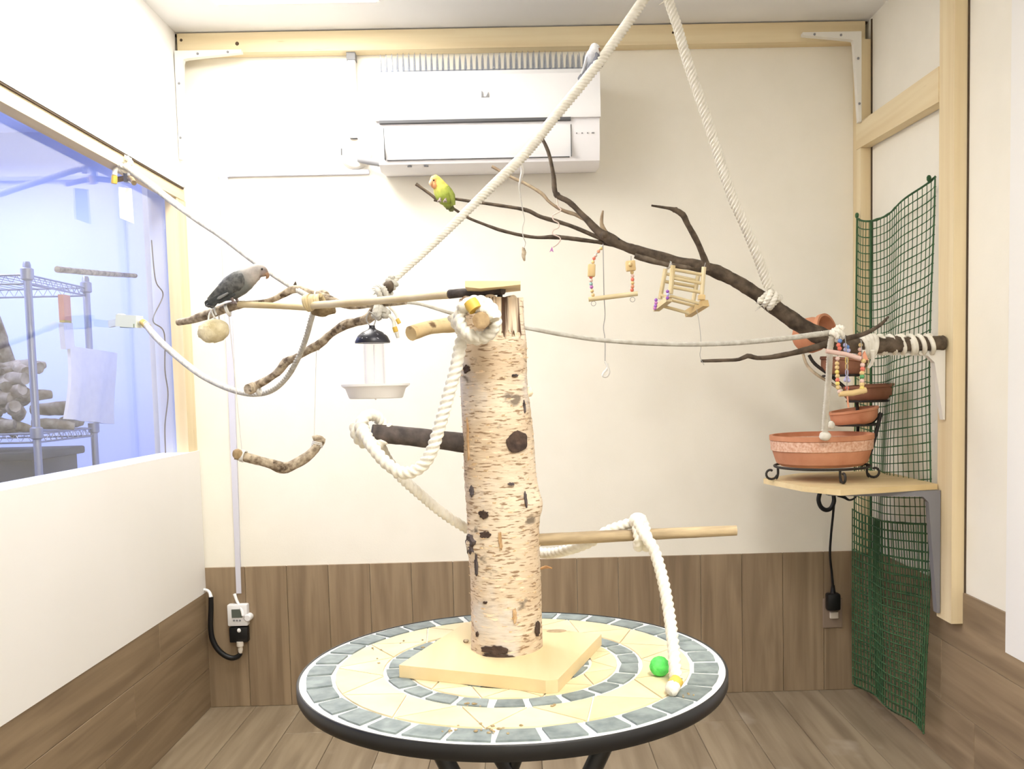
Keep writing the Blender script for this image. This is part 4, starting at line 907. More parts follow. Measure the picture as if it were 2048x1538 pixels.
m_foot = plain('bird_foot', (.62, .56, .54), .7)
m_wing_g = mat('grey_wing_feathers', (.41, .41, .40), (.27, .275, .27), scale=(110, 110, 110), lo=.4, hi=.6, rough=.7, bump=.5, bscale=(220, 220, 220))
m_wing_d = mat('dark_flight_feathers', (.20, .21, .21), (.28, .29, .28), scale=(140, 140, 140), rough=.7)
m_feather_l = mat('pale_grey_feather', (.50, .50, .49), rough=.7)
# grey bird
Y1 = 1.93
b1 = thing('grey_bird', 'grey lovebird perched on the forked branch at left', 'bird', (-0.5898,1.93,1.3188))
pts = [((-0.6368,1.93,1.326),0.0084),((-0.62,1.93,1.3338),0.0147),((-0.6073,1.93,1.3417),0.0210),((-0.5946,1.93,1.3496),0.0246),((-0.5809,1.93,1.3575),0.0251),((-0.5692,1.93,1.3644),0.0230),((-0.5586,1.93,1.3713),0.0199),((-0.5491,1.93,1.3773),0.0173),((-0.5407,1.93,1.3812),0.0162),((-0.5335,1.93,1.381),0.0147),((-0.5275,1.93,1.3778),0.0105),((-0.5236,1.93,1.3736),0.0052)]
g0, g1, g2, g3 = (.28, .29, .29), (.42, .43, .42), (.62, .60, .57), (.68, .65, .62)
out, co = bird_body(pts, Y1, [g0, g0, g1, g1, g1, g1, g2, g3, g3, g3, (.55, .50, .48), (.60, .5, .42)])
MB().tube(out, 24, cols=co, sq=.85).build('body', m_bird, b1, 70)
mb = MB(); feather(mb, (-0.6327,1.93,1.3269), (-0.6508,1.93,1.3129), .008); feather(mb, (-0.6257,1.934,1.3281), (-0.6471,1.934,1.3122), .009); mb.build('tail', m_wing_d, b1, 60)
mb = MB(); feather(mb, (-0.6249,1.918,1.3195), (-0.6464,1.92,1.313), .004); feather(mb, (-0.6284,1.922,1.3179), (-0.637,1.922,1.3099), .004); mb.build('tail_covert', m_feather_l, b1, 60)
wpts = [((-0.5648,1.93,1.3715), (-0.5622,1.93,1.3612)), ((-0.5696,1.93,1.3787), (-0.5647,1.93,1.351)), ((-0.5829,1.93,1.38), (-0.5744,1.93,1.341)), ((-0.5999,1.93,1.3692), (-0.589,1.93,1.3362)), ((-0.6149,1.93,1.3552), (-0.6046,1.93,1.3324)), ((-0.63,1.93,1.3391), (-0.6225,1.93,1.3246)), ((-0.6409,1.93,1.3271), (-0.6372,1.93,1.3188))]
mb = MB(); wing(mb, wpts, .008, (0, -.017, 0)); mb.build('wing', m_wing_g, b1, 60)
mb = MB(); wing(mb, wpts, .008, (0, .017, 0)); mb.build('wing', m_wing_g, b1, 60)
mb = MB()
for (a, b) in (((455, 582), (414, 610)), ((464, 584), (420, 611)), ((470, 588), (432, 606))): feather(mb, spot(a[0], a[1], Y1 - .026), spot(b[0], b[1], Y1 - .016), .0048)
mb.build('flight_feathers', m_wing_d, b1, 60)
mb = MB(); feather(mb, (-0.5939,1.9,1.3354), (-0.6181,1.904,1.3241), .003); mb.build('pale_feather', m_feather_l, b1, 60)
MB().tube(curve([((-0.5265,1.93,1.3768),0.0058),((-0.5225,1.93,1.3752),0.0052),((-0.5206,1.93,1.3715),0.0042),((-0.5217,1.93,1.368),0.0026),((-0.5239,1.93,1.366),0.0010)], .0015), 12).build('beak', m_beak, b1, 60)
MB().ball((-0.5273,1.9155,1.3842), .0024, 12).build('eye', m_eye, b1, 60); MB().ball((-0.5352,1.9445,1.388), .0024, 12).build('eye', m_eye, b1, 60)
for dx, dy in ((0, -.007), (9, .007)):
    lg = MB().tube(curve([(spot(462 + dx, 594, Y1 + dy), .004), (spot(466 + dx, 602, Y1 + dy), .0026), (spot(468 + dx, 607, Y1 + dy), .0024)], .003), 8).build('leg', m_foot, b1, 60)
    mb = MB()
    for k, e in enumerate(((-7, .003), (6, -.004), (7, .005))):
        mb.tube(curve([(spot(468 + dx, 606, Y1 + dy), .002), (spot(468 + dx + e[0] * .6, 605, Y1 + dy + e[1]), .0018), (spot(468 + dx + e[0], 608, Y1 + dy + e[1]), .001)], .002), 6)
    mb.build('toes', m_foot, lg, 60)
# green and yellow bird
Y2 = 2.62
b2 = thing('green_bird', 'yellow-green lovebird with a peach face on the dark branch tip', 'bird', (-0.2062,2.62,1.6562))
pts = [((-0.1924,2.632,1.6348), .008), ((-0.1959,2.628,1.6465), .014), ((-0.2008,2.623,1.6581), .0215), ((-0.2058,2.62,1.67), .025), ((-0.2121,2.617,1.6833), .0235), ((-0.2184,2.614,1.6951), .019), ((-0.2249,2.612,1.7044), .0165), ((-0.23,2.608,1.7091), .015), ((-0.2344,2.603,1.7067), .010), ((-0.2362,2.599,1.7032), .004)]
gr, yl, ye, pe = (.62, .68, .28), (.74, .76, .34), (.93, .84, .42), (.90, .62, .42)
out, co = bird_body(pts, Y2, [(.40, .43, .26), gr, gr, gr, yl, (.86, .80, .40), ye, ye, (.92, .74, .46), pe])
MB().tube(out, 24, cols=co, sq=.92).build('body', m_bird, b2, 70)
MB().ball((-0.2314,2.604,1.696), (.010, .010, .013), 14, 0, Matrix.Rotation(-.5, 3, 'Y')).build('face', mat('peach_feathers', (.90, .62, .44), (.92, .70, .48), scale=(150, 150, 150), rough=.8), b2, 60)
m_wing_y = mat('green_wing_feathers', (.58, .62, .26), (.48, .52, .22), scale=(90, 90, 90), rough=.7, bump=.4, bscale=(220, 220, 220))
for sgn, off in ((1, (.012, -.016, 0)), (-1, (-.010, .016, 0))):
    wpts = [((-0.2023,2.62,1.6919), (-0.2108,2.62,1.6894)), ((-0.1942,2.62,1.6821), (-0.2097,2.62,1.6783)), ((-0.1863,2.62,1.6682), (-0.2017,2.62,1.6644)), ((-0.1853,2.62,1.653), (-0.1952,2.62,1.6505)), ((-0.186,2.624,1.64), (-0.1902,2.624,1.6387))]
    mb = MB(); wing(mb, wpts, .005, off); mb.build('wing', m_wing_y, b2, 60)
mb = MB(); feather(mb, (-0.1973,2.63,1.6525), (-0.1829,2.634,1.6266), .009); feather(mb, (-0.2028,2.628,1.6522), (-0.1925,2.632,1.632), .008); mb.build('tail', mat('olive_tail_feathers', (.42, .44, .28), (.52, .52, .36), scale=(120, 120, 120), rough=.7), b2, 60)
MB().tube(curve([((-0.2363,2.6,1.7048), .006), ((-0.2401,2.595,1.6983), .005), ((-0.2402,2.594,1.6913), .002)], .002), 10).build('beak', plain('pale_beak', (.88, .72, .56)), b2, 60)
MB().ball((-0.2308,2.5935,1.7053), .0022, 10).build('eye', m_eye, b2, 60); MB().ball((-0.2243,2.623,1.7137), .0022, 10).build('eye', m_eye, b2, 60)
for dx in (-5, 6):
    lg = MB().tube([(spot(886 + dx, 396, Y2 - .014), .004), (spot(884 + dx, 401, Y2 - .018), .0028)], 8).build('leg', m_foot, b2, 60)
    mb = MB()
    for k in (-3, 0, 3): mb.tube([(spot(884 + dx, 400, Y2 - .018), .002), (spot(884 + dx + k, 402, Y2 - .024), .0018), (spot(884 + dx + k, 405, Y2 - .022), .0012)], 6)
    mb.build('toes', m_foot, lg, 60)
# pale bird on the rope
Y3 = 2.31
b3 = thing('pale_bird', 'pale grey lovebird seen from behind on the ceiling rope', 'bird', (0.1973,2.31,1.9123))
pts = [((0.1724,2.31,1.8936), .005), ((0.1812,2.31,1.9054), .012), ((0.1876,2.31,1.9172), .0175), ((0.1914,2.31,1.9279), .019), ((0.1941,2.31,1.9374), .017), ((0.1967,2.31,1.9469), .0135), ((0.1981,2.31,1.954), .0125), ((0.1994,2.31,1.96), .009), ((0.2007,2.31,1.9635), .003)]
wg, lg_ = (.84, .84, .84), (.70, .70, .72)
out, co = bird_body(pts, Y3, [(.5, .51, .54), (.56, .57, .60), (.66, .67, .70), lg_, (.78, .78, .79), wg, wg, wg, wg])
MB().tube(out, 22, cols=co, sq=.95).build('body', m_bird, b3, 70)
m_wing_b = mat('blue_grey_wing', (.50, .51, .55), (.42, .43, .47), scale=(90, 90, 90), rough=.7, bump=.3, bscale=(220, 220, 220))
wpts = [((0.1978,2.31,1.9385), (0.1916,2.31,1.9339)), ((0.2062,2.31,1.9312), (0.189,2.31,1.928)), ((0.2048,2.31,1.9193), (0.1839,2.31,1.9197)), ((0.1934,2.31,1.9052), (0.1763,2.31,1.9043)), ((0.1735,2.31,1.8888), (0.1685,2.31,1.8865))]
mb = MB(); wing(mb, wpts, .006, (.003, -.014, 0)); mb.build('wing', m_wing_b, b3, 60)
wpts2 = [((0.183,2.31,1.934), (0.1903,2.31,1.9327)), ((0.1767,2.31,1.927), (0.1853,2.31,1.9256)), ((0.1741,2.31,1.9175), (0.1814,2.31,1.9162)), ((0.1701,2.31,1.9032), (0.175,2.31,1.9019)), ((0.1649,2.31,1.889), (0.1673,2.31,1.8877))]
mb = MB(); wing(mb, wpts2, .004, (-.004, -.010, 0)); mb.build('wing', mat('pale_wing', (.76, .77, .79), rough=.7), b3, 60)
mb = MB(); feather(mb, (0.1791,2.3,1.8997), (0.1556,2.304,1.8717), .0075); feather(mb, (0.1819,2.304,1.901), (0.1608,2.308,1.8752), .0075); mb.build('tail', m_wing_b, b3, 60)
MB().tube(curve([((0.2038,2.306,1.9501), .005), ((0.2073,2.305,1.9461), .0045), ((0.206,2.305,1.9414), .002)], .002), 10).build('beak', m_beak, b3, 60)
MB().ball((0.2041,2.302,1.9529), .002, 10).build('eye', m_eye, b3, 60); MB().ball((0.2034,2.321,1.9615), .002, 10).build('eye', m_eye, b3, 60)
for a, b in (((1190, 126), (1197, 130)), ((1184, 133), (1191, 138))):
    lg = MB().tube([(spot(a[0], a[1], Y3), .0045), (spot(b[0], b[1], Y3 + .002), .003)], 8).build('leg', m_foot, b3, 60)
    mb = MB()
    for k in (-2, 1, 3): mb.tube(curve([(spot(b[0] - 2, b[1] - 2, Y3 - .002), .002), (spot(b[0] + k, b[1] + k, Y3 - .012), .0018), (spot(b[0] + 5 + k, b[1] + 3, Y3 - .008), .0012)], .003), 6)
    mb.build('toes', m_foot, lg, 60)

# ------------------------------------------------------------------ big dark branch on the right
db = thing('dark_branch', 'big dark branch reaching from the right post across the back wall', 'branch', (1.1651,2.56,1.224))
branch(MB(), [((1.1758,2.565,1.224),0.0209),((1.0496,2.5514,1.2235),0.0208),((0.9335,2.5388,1.2201),0.0234),((0.8544,2.53,1.2352),0.0247),((0.7836,2.5369,1.2714),0.0234),((0.7142,2.5443,1.3213),0.0214),((0.6474,2.5516,1.3726),0.0194),((0.5802,2.5585,1.4158),0.0181),((0.5127,2.5649,1.4468),0.0174),((0.431,2.5721,1.4659),0.0161),((0.3629,2.5782,1.4874),0.0154),((0.2945,2.5844,1.5117),0.0140),((0.2563,2.5881,1.5323),0.0162),((0.2196,2.5919,1.5584),0.0113),((0.1831,2.5965,1.5984),0.0085),((0.1425,2.6014,1.6399),0.0078),((0.1069,2.605,1.6633),0.0074),((0.1012,2.6093,1.7137),0.0057),((0.0915,2.6141,1.7697),0.0053),((0.0798,2.6171,1.8036),0.0050),((0.0638,2.62,1.8333),0.0043)], .09).build('limb', m_dark, db, 60)
branch(MB(), [((0.2658,2.6,1.5271),0.0092),((0.2201,2.6018,1.5421),0.0064),((0.1579,2.6045,1.57),0.0057),((0.1137,2.6063,1.5864),0.0057),((0.061,2.6084,1.603),0.0057),((0.0224,2.61,1.622),0.0057),((-0.0499,2.6129,1.6365),0.0046),((-0.1195,2.6156,1.6481),0.0043),((-0.1808,2.6179,1.6581),0.0043),((-0.2104,2.6191,1.6534),0.0043),((-0.2341,2.62,1.6568),0.0036)], .10, 8).build('twig', m_dark, db, 60)
branch(MB(), [((-0.2284,2.62,1.6594),0.0043),((-0.2448,2.62,1.6735),0.0043),((-0.2639,2.62,1.6877),0.0039),((-0.2829,2.62,1.7018),0.0050)], .08, 8).build('twig', m_dark, db, 60)
branch(MB(), [((0.2685,2.6,1.5215),0.0092),((0.22,2.6039,1.5286),0.0057),((0.1575,2.6088,1.539),0.0057),((0.1018,2.6132,1.5464),0.0064),((0.0529,2.6171,1.5467),0.0050),((0.0039,2.6209,1.5553),0.0046),((-0.0519,2.6254,1.571),0.0046),((-0.1021,2.6296,1.5909),0.0043),((-0.1426,2.6331,1.609),0.0039),((-0.1843,2.637,1.6369),0.0036),((-0.2192,2.64,1.6549),0.0029)], .10, 8).build('twig', m_dark, db, 60)
branch(MB(), [((0.195,2.61,1.5881),0.0057),((0.1594,2.6165,1.608),0.0050),((0.1235,2.6227,1.6223),0.0046),((0.0905,2.6291,1.645),0.0043),((0.066,2.6349,1.673),0.0050),((0.0216,2.6433,1.702),0.0043),((-0.023,2.6512,1.7255),0.0040),((-0.0706,2.66,1.7549),0.0043)], .12, 8).build('twig', m_twig, db, 60)
branch(MB(), [((0.2519,2.6,1.5329),0.0141),((0.2378,2.5934,1.5569),0.0084),((0.2308,2.5884,1.5767),0.0056),((0.2321,2.5836,1.5964),0.0042),((0.2348,2.58,1.6107),0.0021)], .08, 8).build('twig', m_twig, db, 60)
branch(MB(), [((0.5171,2.56,1.4393),0.0139),((0.5107,2.5541,1.4632),0.0097),((0.4882,2.5413,1.512),0.0083),((0.4604,2.5286,1.5575),0.0075),((0.4459,2.5214,1.5833),0.0082),((0.4234,2.5153,1.596),0.0068),((0.4094,2.512,1.5996),0.0048),((0.3579,2.5,1.6064),0.0027)], .10, 9).build('twig', m_dark, db, 60)
branch(MB(), [((0.3214,2.58,1.4872),0.0098),((0.3622,2.5753,1.4733),0.0105),((0.4166,2.5691,1.459),0.0105),((0.4978,2.56,1.4451),0.0083)], .08, 9).build('limb', m_twig2, db, 60)
for x, y, r in ((1412, 532, 9), (1380, 522, 5), (1292, 502, 6), (1208, 470, 9), (1052, 420, 5), (1111, 474, 6), (1350, 420, 7), (1114, 390, 7)):
    MB().ball(spot(x, y, 2.58 if x > 1150 else 2.62), (0.0014 * r, 0.0014 * r, 0.0014 * r * .8), 10, .15).build('bark_lump', m_dark, db, 60)
MB().tube(coil((0.4162,2.575,1.4625), (1, .1, -.3), .0165, .0014, 2.0, .004), 6).build('tie_string', m_string, db, 60)
MB().ball((0.2763,2.58,1.5265), (.006, .006, .009), 12).build('clip', m_blackp, None, 60, 'small black clip on top of the dark branch above the bead swing', 'clip')
# low thin branch
branch(MB(), [((0.4801,2.47,1.1876),0.0040),((0.5307,2.4681,1.1877),0.0047),((0.5813,2.4661,1.1892),0.0054),((0.604,2.4652,1.198),0.0067),((0.6305,2.4642,1.192),0.0060),((0.6704,2.4627,1.1937),0.0060),((0.7434,2.4598,1.2065),0.0087),((0.8097,2.4572,1.2235),0.0093),((0.8625,2.4551,1.2368),0.0080),((0.9153,2.453,1.25),0.0060),((0.9548,2.4512,1.2715),0.0053),((0.977,2.45,1.2934),0.0020)], .10, 9).build('thin_branch', m_dark, None, 60, 'thin dark branch under the crossing rope, reaching towards the net', 'branch')
MB().tube(curve([((0.4754,2.5,1.3285), .0007), ((0.4791,2.48,1.2841), .0007), ((0.4806,2.47,1.2303), .0007), ((0.4776,2.47,1.201), .0007), ((0.4861,2.46,1.1766), .0007)], .005), 6).build('hanging_string', m_wire, None, 60, 'grey string from the cube toy down to the thin branch tip', 'string')
# white cord wound on the branch base
wc = thing('wound_cord', 'white cord wound round the branch base at the right post', 'cord', (1.0532,2.56,1.2211))
mb = MB(); k = 0
for x in (1762, 1783, 1802, 1822, 1840, 1859):
    mb.tube(coil(spot(x, 689, 2.56), (1, 0, .22), .0245, .0066, 1.3, .010, 1.0 + x * .1), 9)
mb.build('wrap', m_rope, wc, 60)
mb = MB()
for i, x in enumerate((1728, 1735, 1742)): mb.tube(coil(spot(x, 692, 2.55), (1, 0, .2 - .2 * i), .027, .009, 1.2, .01, i), 9)
mb.build('wrap', m_rope, wc, 60)
mb = MB(); mb.tube(curve([((0.9534,2.5,1.2072), .006), ((0.9572,2.51,1.1776), .0055), ((0.95,2.52,1.1603), .004)], .005), 8); mb.tube(curve([((0.9302,2.5,1.2078), .006), ((0.9274,2.5,1.174), .005)], .005), 8); mb.build('loose_end', m_rope, wc, 60)
# bead swing
bs = thing('bead_swing', 'little bead swing with a wooden bar hanging from the dark branch', 'bird toy', (0.2566,2.55,1.3688))
def beads(par, lst, Y, sz=7.5):
    for x, y, c in lst:
        MB().ball(spot(x, y, Y), sz * Y / 1842 / 2, 12).build('bead', BEAD[c], par, 60)

beads(bs, ((1202, 497, 'tan'), (1197, 503, 'orange'), (1191, 511, 'pink'), (1188, 517, 'red'), (1186, 524, 'tan')), 2.55, 7)
MB().bev((0.1975,2.55,1.4436), (.020, .020, .034), .003, 2, Matrix.Rotation(.05, 3, 'Y')).build('block', BEAD['wood'], bs, 30)
beads(bs, ((1182, 554, 'red'), (1182, 561, 'pink'), (1182, 568, 'teal'), (1183, 574, 'magenta'), (1184, 582, 'tan'), (1186, 590, 'wood')), 2.55, 7.5)
MB().bev((0.3048,2.55,1.4535), (.026, .022, .028), .003, 2, Matrix.Rotation(-.08, 3, 'Y')).build('block', BEAD['wood'], bs, 30)
beads(bs, ((1264, 545, 'tan'), (1265, 552, 'pink'), (1265, 559, 'red'), (1265, 566, 'tan'), (1265, 573, 'orange'), (1264, 580, 'red')), 2.55, 7.5)
MB().ball((0.3031,2.535,1.4557), .006, 12).build('bead', BEAD['wood'], bs, 60)
for pl in ([((0.2303,2.55,1.5093),0.0014),((0.2177,2.55,1.4947),0.0014),((0.205,2.55,1.476),0.0014),((0.1975,2.55,1.4436),0.0014),((0.1954,2.55,1.407),0.0014),((0.2001,2.55,1.3687),0.0014)], [((0.3066,2.55,1.4806),0.0014),((0.3062,2.55,1.4535),0.0014),((0.3097,2.55,1.4153),0.0014),((0.3076,2.55,1.3745),0.0014)]):
    MB().tube(curve(pl, .006), 6).build('wire', m_wire, bs, 60)
MB().tube([((0.1877,2.55,1.3649),0.0062),((0.2552,2.55,1.3716),0.0066),((0.3228,2.55,1.3783),0.0066)], 12).build('bar', m_dowel, bs, 50)
for c in ((0.2012,2.55,1.3537), (0.3088,2.55,1.3622)): MB().tube(coil(c, (.2, 1, 0), .0065, .0007, 1, 0), 6).build('ring', m_wire, bs, 60)
# wooden cube toy
ct = thing('cube_toy', 'open wooden ladder cube toy with purple beads hanging under the dark branch', 'bird toy', (0.438,2.54,1.3571))
F_, K_ = 2.50, 2.57
def stick(a, b, w, name='rung', m=None): MB().tube([(a, w * .00068), (b, w * .00068)], 8).build(name, m or m_dowel, ct, 40)
stick((0.4134,2.5,1.4461), (0.4056,2.5,1.3702), 10, 'post'); stick((0.497,2.5,1.4403), (0.4893,2.5,1.3603), 9, 'post')
stick((0.404,2.57,1.4457), (0.3876,2.57,1.3637), 9, 'post'); stick((0.494,2.57,1.4245), (0.4792,2.57,1.352), 9, 'post')
for a, b in (((0.416,2.5,1.4354), (0.4954,2.5,1.419)), ((0.4116,2.5,1.4128), (0.4924,2.5,1.3963)), ((0.4086,2.5,1.3888), (0.4908,2.5,1.3723)), ((0.408,2.57,1.4319), (0.4938,2.57,1.4108)), ((0.4022,2.57,1.4115), (0.4908,2.57,1.3944))): stick(a, b, 6.5)
stick((0.4042,2.5,1.3649), (0.4823,2.5,1.343), 6); stick((0.4062,2.53,1.3582), (0.4826,2.53,1.3375), 6); stick((0.3912,2.55,1.3427), (0.4668,2.55,1.3205), 6.5); stick((0.3905,2.57,1.3746), (0.4041,2.5,1.3595), 6)
MB().bar((0.3761,2.57,1.3364), (0.4014,2.5,1.3569), .018, .014).build('floor_block', m_dowel, ct, 0)
MB().bar((0.4649,2.57,1.3207), (0.5,2.5,1.344), .022, .018).build('floor_block', BEAD['wood'], ct, 0)
MB().bev((0.4893,2.5,1.359), (.018, .018, .014), .002).build('foot_block', BEAD['wood'], ct, 0)
beads(ct, ((1335, 583, 'purple'), (1336, 589, 'lilac'), (1335, 596, 'purple'), (1312, 600, 'purple'), (1312, 606, 'magenta'), (1311, 612, 'purple'), (1310, 617, 'magenta')), 2.49, 7)
for a in (((0.4133,2.5,1.4421), (0.4152,2.56,1.466)), ((0.497,2.5,1.4376), (0.5092,2.54,1.4559))): MB().tube([(a[0], .0012), (a[1], .0012)], 6).build('hook', m_wire, ct, 0)
# hanging wires and strings
t = thing('hook_wire', 'long thin wire with a curled hook below the bead swing', 'wire', (0.2325,2.58,1.3377))
MB().tube(curve([((0.2331,2.58,1.5192),0.0013),((0.2328,2.5756,1.4474),0.0013),((0.2325,2.5714,1.3783),0.0013),((0.2339,2.5681,1.3229),0.0013),((0.2289,2.566,1.2885),0.0013),((0.2323,2.5639,1.2538),0.0013),((0.2307,2.56,1.1903),0.0013)], .006), 6).build('wire', m_wire, t, 60)
MB().tube(curve([((0.2308,2.56,1.1958),0.0028),((0.2388,2.56,1.1776),0.0035),((0.2413,2.56,1.1637),0.0035),((0.2342,2.56,1.1528),0.0035),((0.2245,2.56,1.1545),0.0035),((0.2275,2.56,1.1641),0.0035),((0.236,2.56,1.1736),0.0028),((0.239,2.56,1.1887),0.0021)], .003), 8).build('hook', m_string, t, 60)
t = thing('clip_string', 'pale string looped under the air conditioner with a tiny clip', 'string', (0.0121,2.5,1.6016))
MB().tube(curve([((0.0031,2.35,1.6947),0.0038),((0.0116,2.3594,1.6857),0.0045),((0.0138,2.3686,1.6741),0.0045),((0.0096,2.3812,1.6584),0.0039),((0.0054,2.3937,1.6424),0.0023),((0.0074,2.4103,1.6205),0.0020),((0.0107,2.4269,1.5982),0.0016),((0.013,2.4369,1.5847),0.0013),((0.0164,2.4503,1.5664),0.0013),((0.0108,2.4631,1.5492),0.0013),((0.0116,2.4771,1.5293),0.0013),((0.0179,2.4893,1.5127),0.0014),((0.0109,2.5,1.4986),0.0014)], .005), 8).build('string', m_string, t, 60)
branch(MB(), [((0.011,2.5,1.5039),0.0027),((0.0133,2.5,1.4892),0.0061),((0.0118,2.5,1.48),0.0054),((0.0141,2.5,1.4667),0.0020)], .1, 8, .004).build('clip', m_bark, t, 60)
m_pinkstr = plain('faded_pink_string', (.84, .76, .71))
t = thing('spiral_string', 'curly string with a violet bead under the dark twigs', 'string', (0.1021,2.6,1.5773))
MB().tube(curve([((0.1092,2.6,1.6485),0.0018),((0.1116,2.6,1.6293),0.0018),((0.1197,2.6,1.6181),0.0018),((0.1055,2.6,1.6088),0.0018),((0.0957,2.6,1.6036),0.0018),((0.0982,2.6,1.5911),0.0018),((0.1119,2.6,1.5826),0.0018),((0.1117,2.6,1.5702),0.0018),((0.0976,2.6,1.5637),0.0018),((0.0945,2.6,1.5527),0.0018),((0.107,2.6,1.547),0.0018),((0.1166,2.6,1.5399),0.0018),((0.1093,2.6,1.5262),0.0018),((0.0951,2.6,1.5169),0.0018)], .004), 6).build('string', m_pinkstr, t, 60)
MB().prism([(0.0924,2.6,1.5183), (0.0851,2.6,1.5033), (0.0907,2.6,1.5073), (0.0962,2.6,1.5031)], (0, .006, 0)).build('bead', BEAD['magenta'], t, 0)
# bead ladder toy at the right
bl = thing('bead_ladder', 'colourful bead ladder toy dangling in front of the clay bowls', 'bird toy', (0.8562,2.4,1.1536))
beads(bl, ((1680, 682, 'blue'), (1677, 690, 'red'), (1679, 697, 'red'), (1677, 707, 'pink'), (1675, 717, 'pink'), (1674, 727, 'tan'), (1674, 735, 'wood'), (1674, 744, 'yellow'), (1675, 752, 'tan'), (1675, 760, 'red'), (1675, 767, 'yellow'), (1676, 775, 'tan'), (1679, 783, 'pink')), 2.40, 9)
beads(bl, ((1727, 722, 'tan'), (1725, 730, 'pink'), (1725, 738, 'red'), (1724, 746, 'tan'), (1724, 753, 'green'), (1724, 762, 'pink'), (1724, 769, 'tan'), (1724, 776, 'yellow'), (1726, 783, 'wood')), 2.40, 10)
beads(bl, ((1690, 690, 'lilac'), (1695, 694, 'blue'), (1691, 699, 'lilac'), (1697, 701, 'lilac'), (1693, 706, 'blue'), (1694, 755, 'lilac'), (1691, 760, 'lilac'), (1697, 761, 'lilac'), (1694, 776, 'red'), (1695, 783, 'orange'), (1721, 690, 'tan'), (1720, 699, 'pink'), (1720, 708, 'orange')), 2.41, 8.5)
MB().tube([((0.7934,2.4,1.2045),0.0059),((0.8431,2.4,1.1955),0.0062),((0.8838,2.4,1.1829),0.0062)], 10).build('rung', BEAD['pink'], bl, 50)
MB().tube([((0.8272,2.4,1.0918),0.0072),((0.8627,2.4,1.0935),0.0078),((0.8982,2.4,1.1005),0.0078)], 10).build('rung', BEAD['wood'], bl, 50)
MB().prism([(0.8956,2.4,1.2021), (0.9047,2.4,1.1785), (0.8825,2.4,1.1804)], (0, .008, 0)).build('wedge', BEAD['orange'], bl, 0)
for y, c in ((721, 'yellow'), (733, 'tan'), (745, 'lilac')):
    q = Vector(spot(1693.5, y, 2.40)); MB().tube([(q + Vector((.0035 * math.cos(a * PI / 8), 0, .009 * math.sin(a * PI / 8))), .0011) for a in range(17)], 6).build('link', BEAD[c], bl, 60)
for pl in ([((0.8301,2.4,1.2425),0.0013),((0.8261,2.4,1.2063),0.0013),((0.8221,2.4,1.1544),0.0013),((0.8246,2.4,1.0957),0.0013)], [((0.8851,2.4,1.2309),0.0013),((0.889,2.4,1.1659),0.0013),((0.889,2.4,1.0942),0.0013)], [((0.8432,2.4,1.2422),0.0013),((0.8484,2.4,1.1798),0.0013),((0.8483,2.4,1.1017),0.0013),((0.8521,2.4,1.0559),0.0013)]):
    MB().tube(curve(pl, .008), 6).build('wire', m_wire, bl, 60)
MB().tube([((0.8482,2.4,1.0913), .0022), ((0.8521,2.4,1.0559), .0028)], 6).build('tail', BEAD['orange'], bl, 60)

# ------------------------------------------------------------------ corner shelf and terracotta bowls
ZS = .825
sh = thing('corner_shelf', 'pale wooden corner shelf on a grey bracket below the clay bowls', 'shelf', (.95, 2.75, ZS - .02))
poly = [(0.7482,2.8616,0.825), (0.8,2.6339,0.825), (0.8709,2.5162,0.825), (1.1427,2.5941,0.825), (1.178, 2.60, .825), (1.178, 3.02, .825), (0.9054,3.002,0.825)]
MB().prism([(p[0], p[1], ZS - .016) for p in poly], (0, 0, .016)).build('board', m_ply, sh)
bk = MB()
bx, by = XR - .041, 2.585
bk.prism([(bx, by, ZS - .017), (.86, by, ZS - .017), (.86, by, ZS - .024), (bx - .05, by, ZS - .034), (bx - .034, by, ZS - .050), (bx - .008, by, .455), (bx, by, .455)], (0, .024, 0))
bk.build('bracket', m_greysteel, sh)
t = thing('post_bracket', 'white tapered bracket on the right post under the wound branch', 'bracket', (bx, 2.55, 1.2))
MB().prism([(bx, 2.56, 1.205), (.93, 2.56, 1.205), (.93, 2.56, 1.198), (bx - .05, 2.56, 1.190), (bx - .030, 2.56, 1.170), (bx - .005, 2.56, 1.010), (bx, 2.56, 1.010)], (0, .022, 0)).build('arms', m_whitemetal, t)
ps = thing('bowl_stand', 'black wrought iron stand with scroll feet on the corner shelf', 'stand', (.91, 2.80, ZS))
def ringw(c, R_, r=.0032, M=None):
    mb = MB(); mb.tube([((Vector((R_ * math.cos(a * PI / 20), R_ * math.sin(a * PI / 20), 0)) if M is None else M @ Vector((R_ * math.cos(a * PI / 20), R_ * math.sin(a * PI / 20), 0))) + Vector(c), r) for a in range(41)], 8); return mb
BC = Vector((0.9108,2.8,0.8657)); BR = .150
ringw(BC + Vector((0, 0, .001)), .140, .004).build('ring', m_iron, ps, 60)
for ang in (PI + .02, -PI / 2 + .08, -.12):
    d = Vector((math.cos(ang), math.sin(ang), 0)); s0 = BC + d * .135; zt_ = s0.z - ZS
    path = [(s0, .0038), (s0 + Vector((0, 0, -zt_ * .5)), .0038), (s0 + d * .004 + Vector((0, 0, -zt_ * .86)), .0038)]
    cc = s0 + d * .022 + Vector((0, 0, -zt_ + .022))
    for k in range(13):
        a = PI + .2 + k * .42; R_ = .0205 * (1 - k * .045); path.append((cc + d * (R_ * math.cos(a)) + Vector((0, 0, R_ * math.sin(a))), .0036))
    MB().tube(curve(path, .004), 8).build('scroll_foot', m_iron, ps, 60)
MB().tube(curve([((1.0472,2.84,0.8587),0.0062),((1.074,2.8447,0.8921),0.0062),((1.0918,2.8503,0.9381),0.0062),((1.1064,2.8557,0.9843),0.0062),((1.1174,2.86,1.0214),0.0062)], .008), 8).build('riser', m_iron, ps, 60)
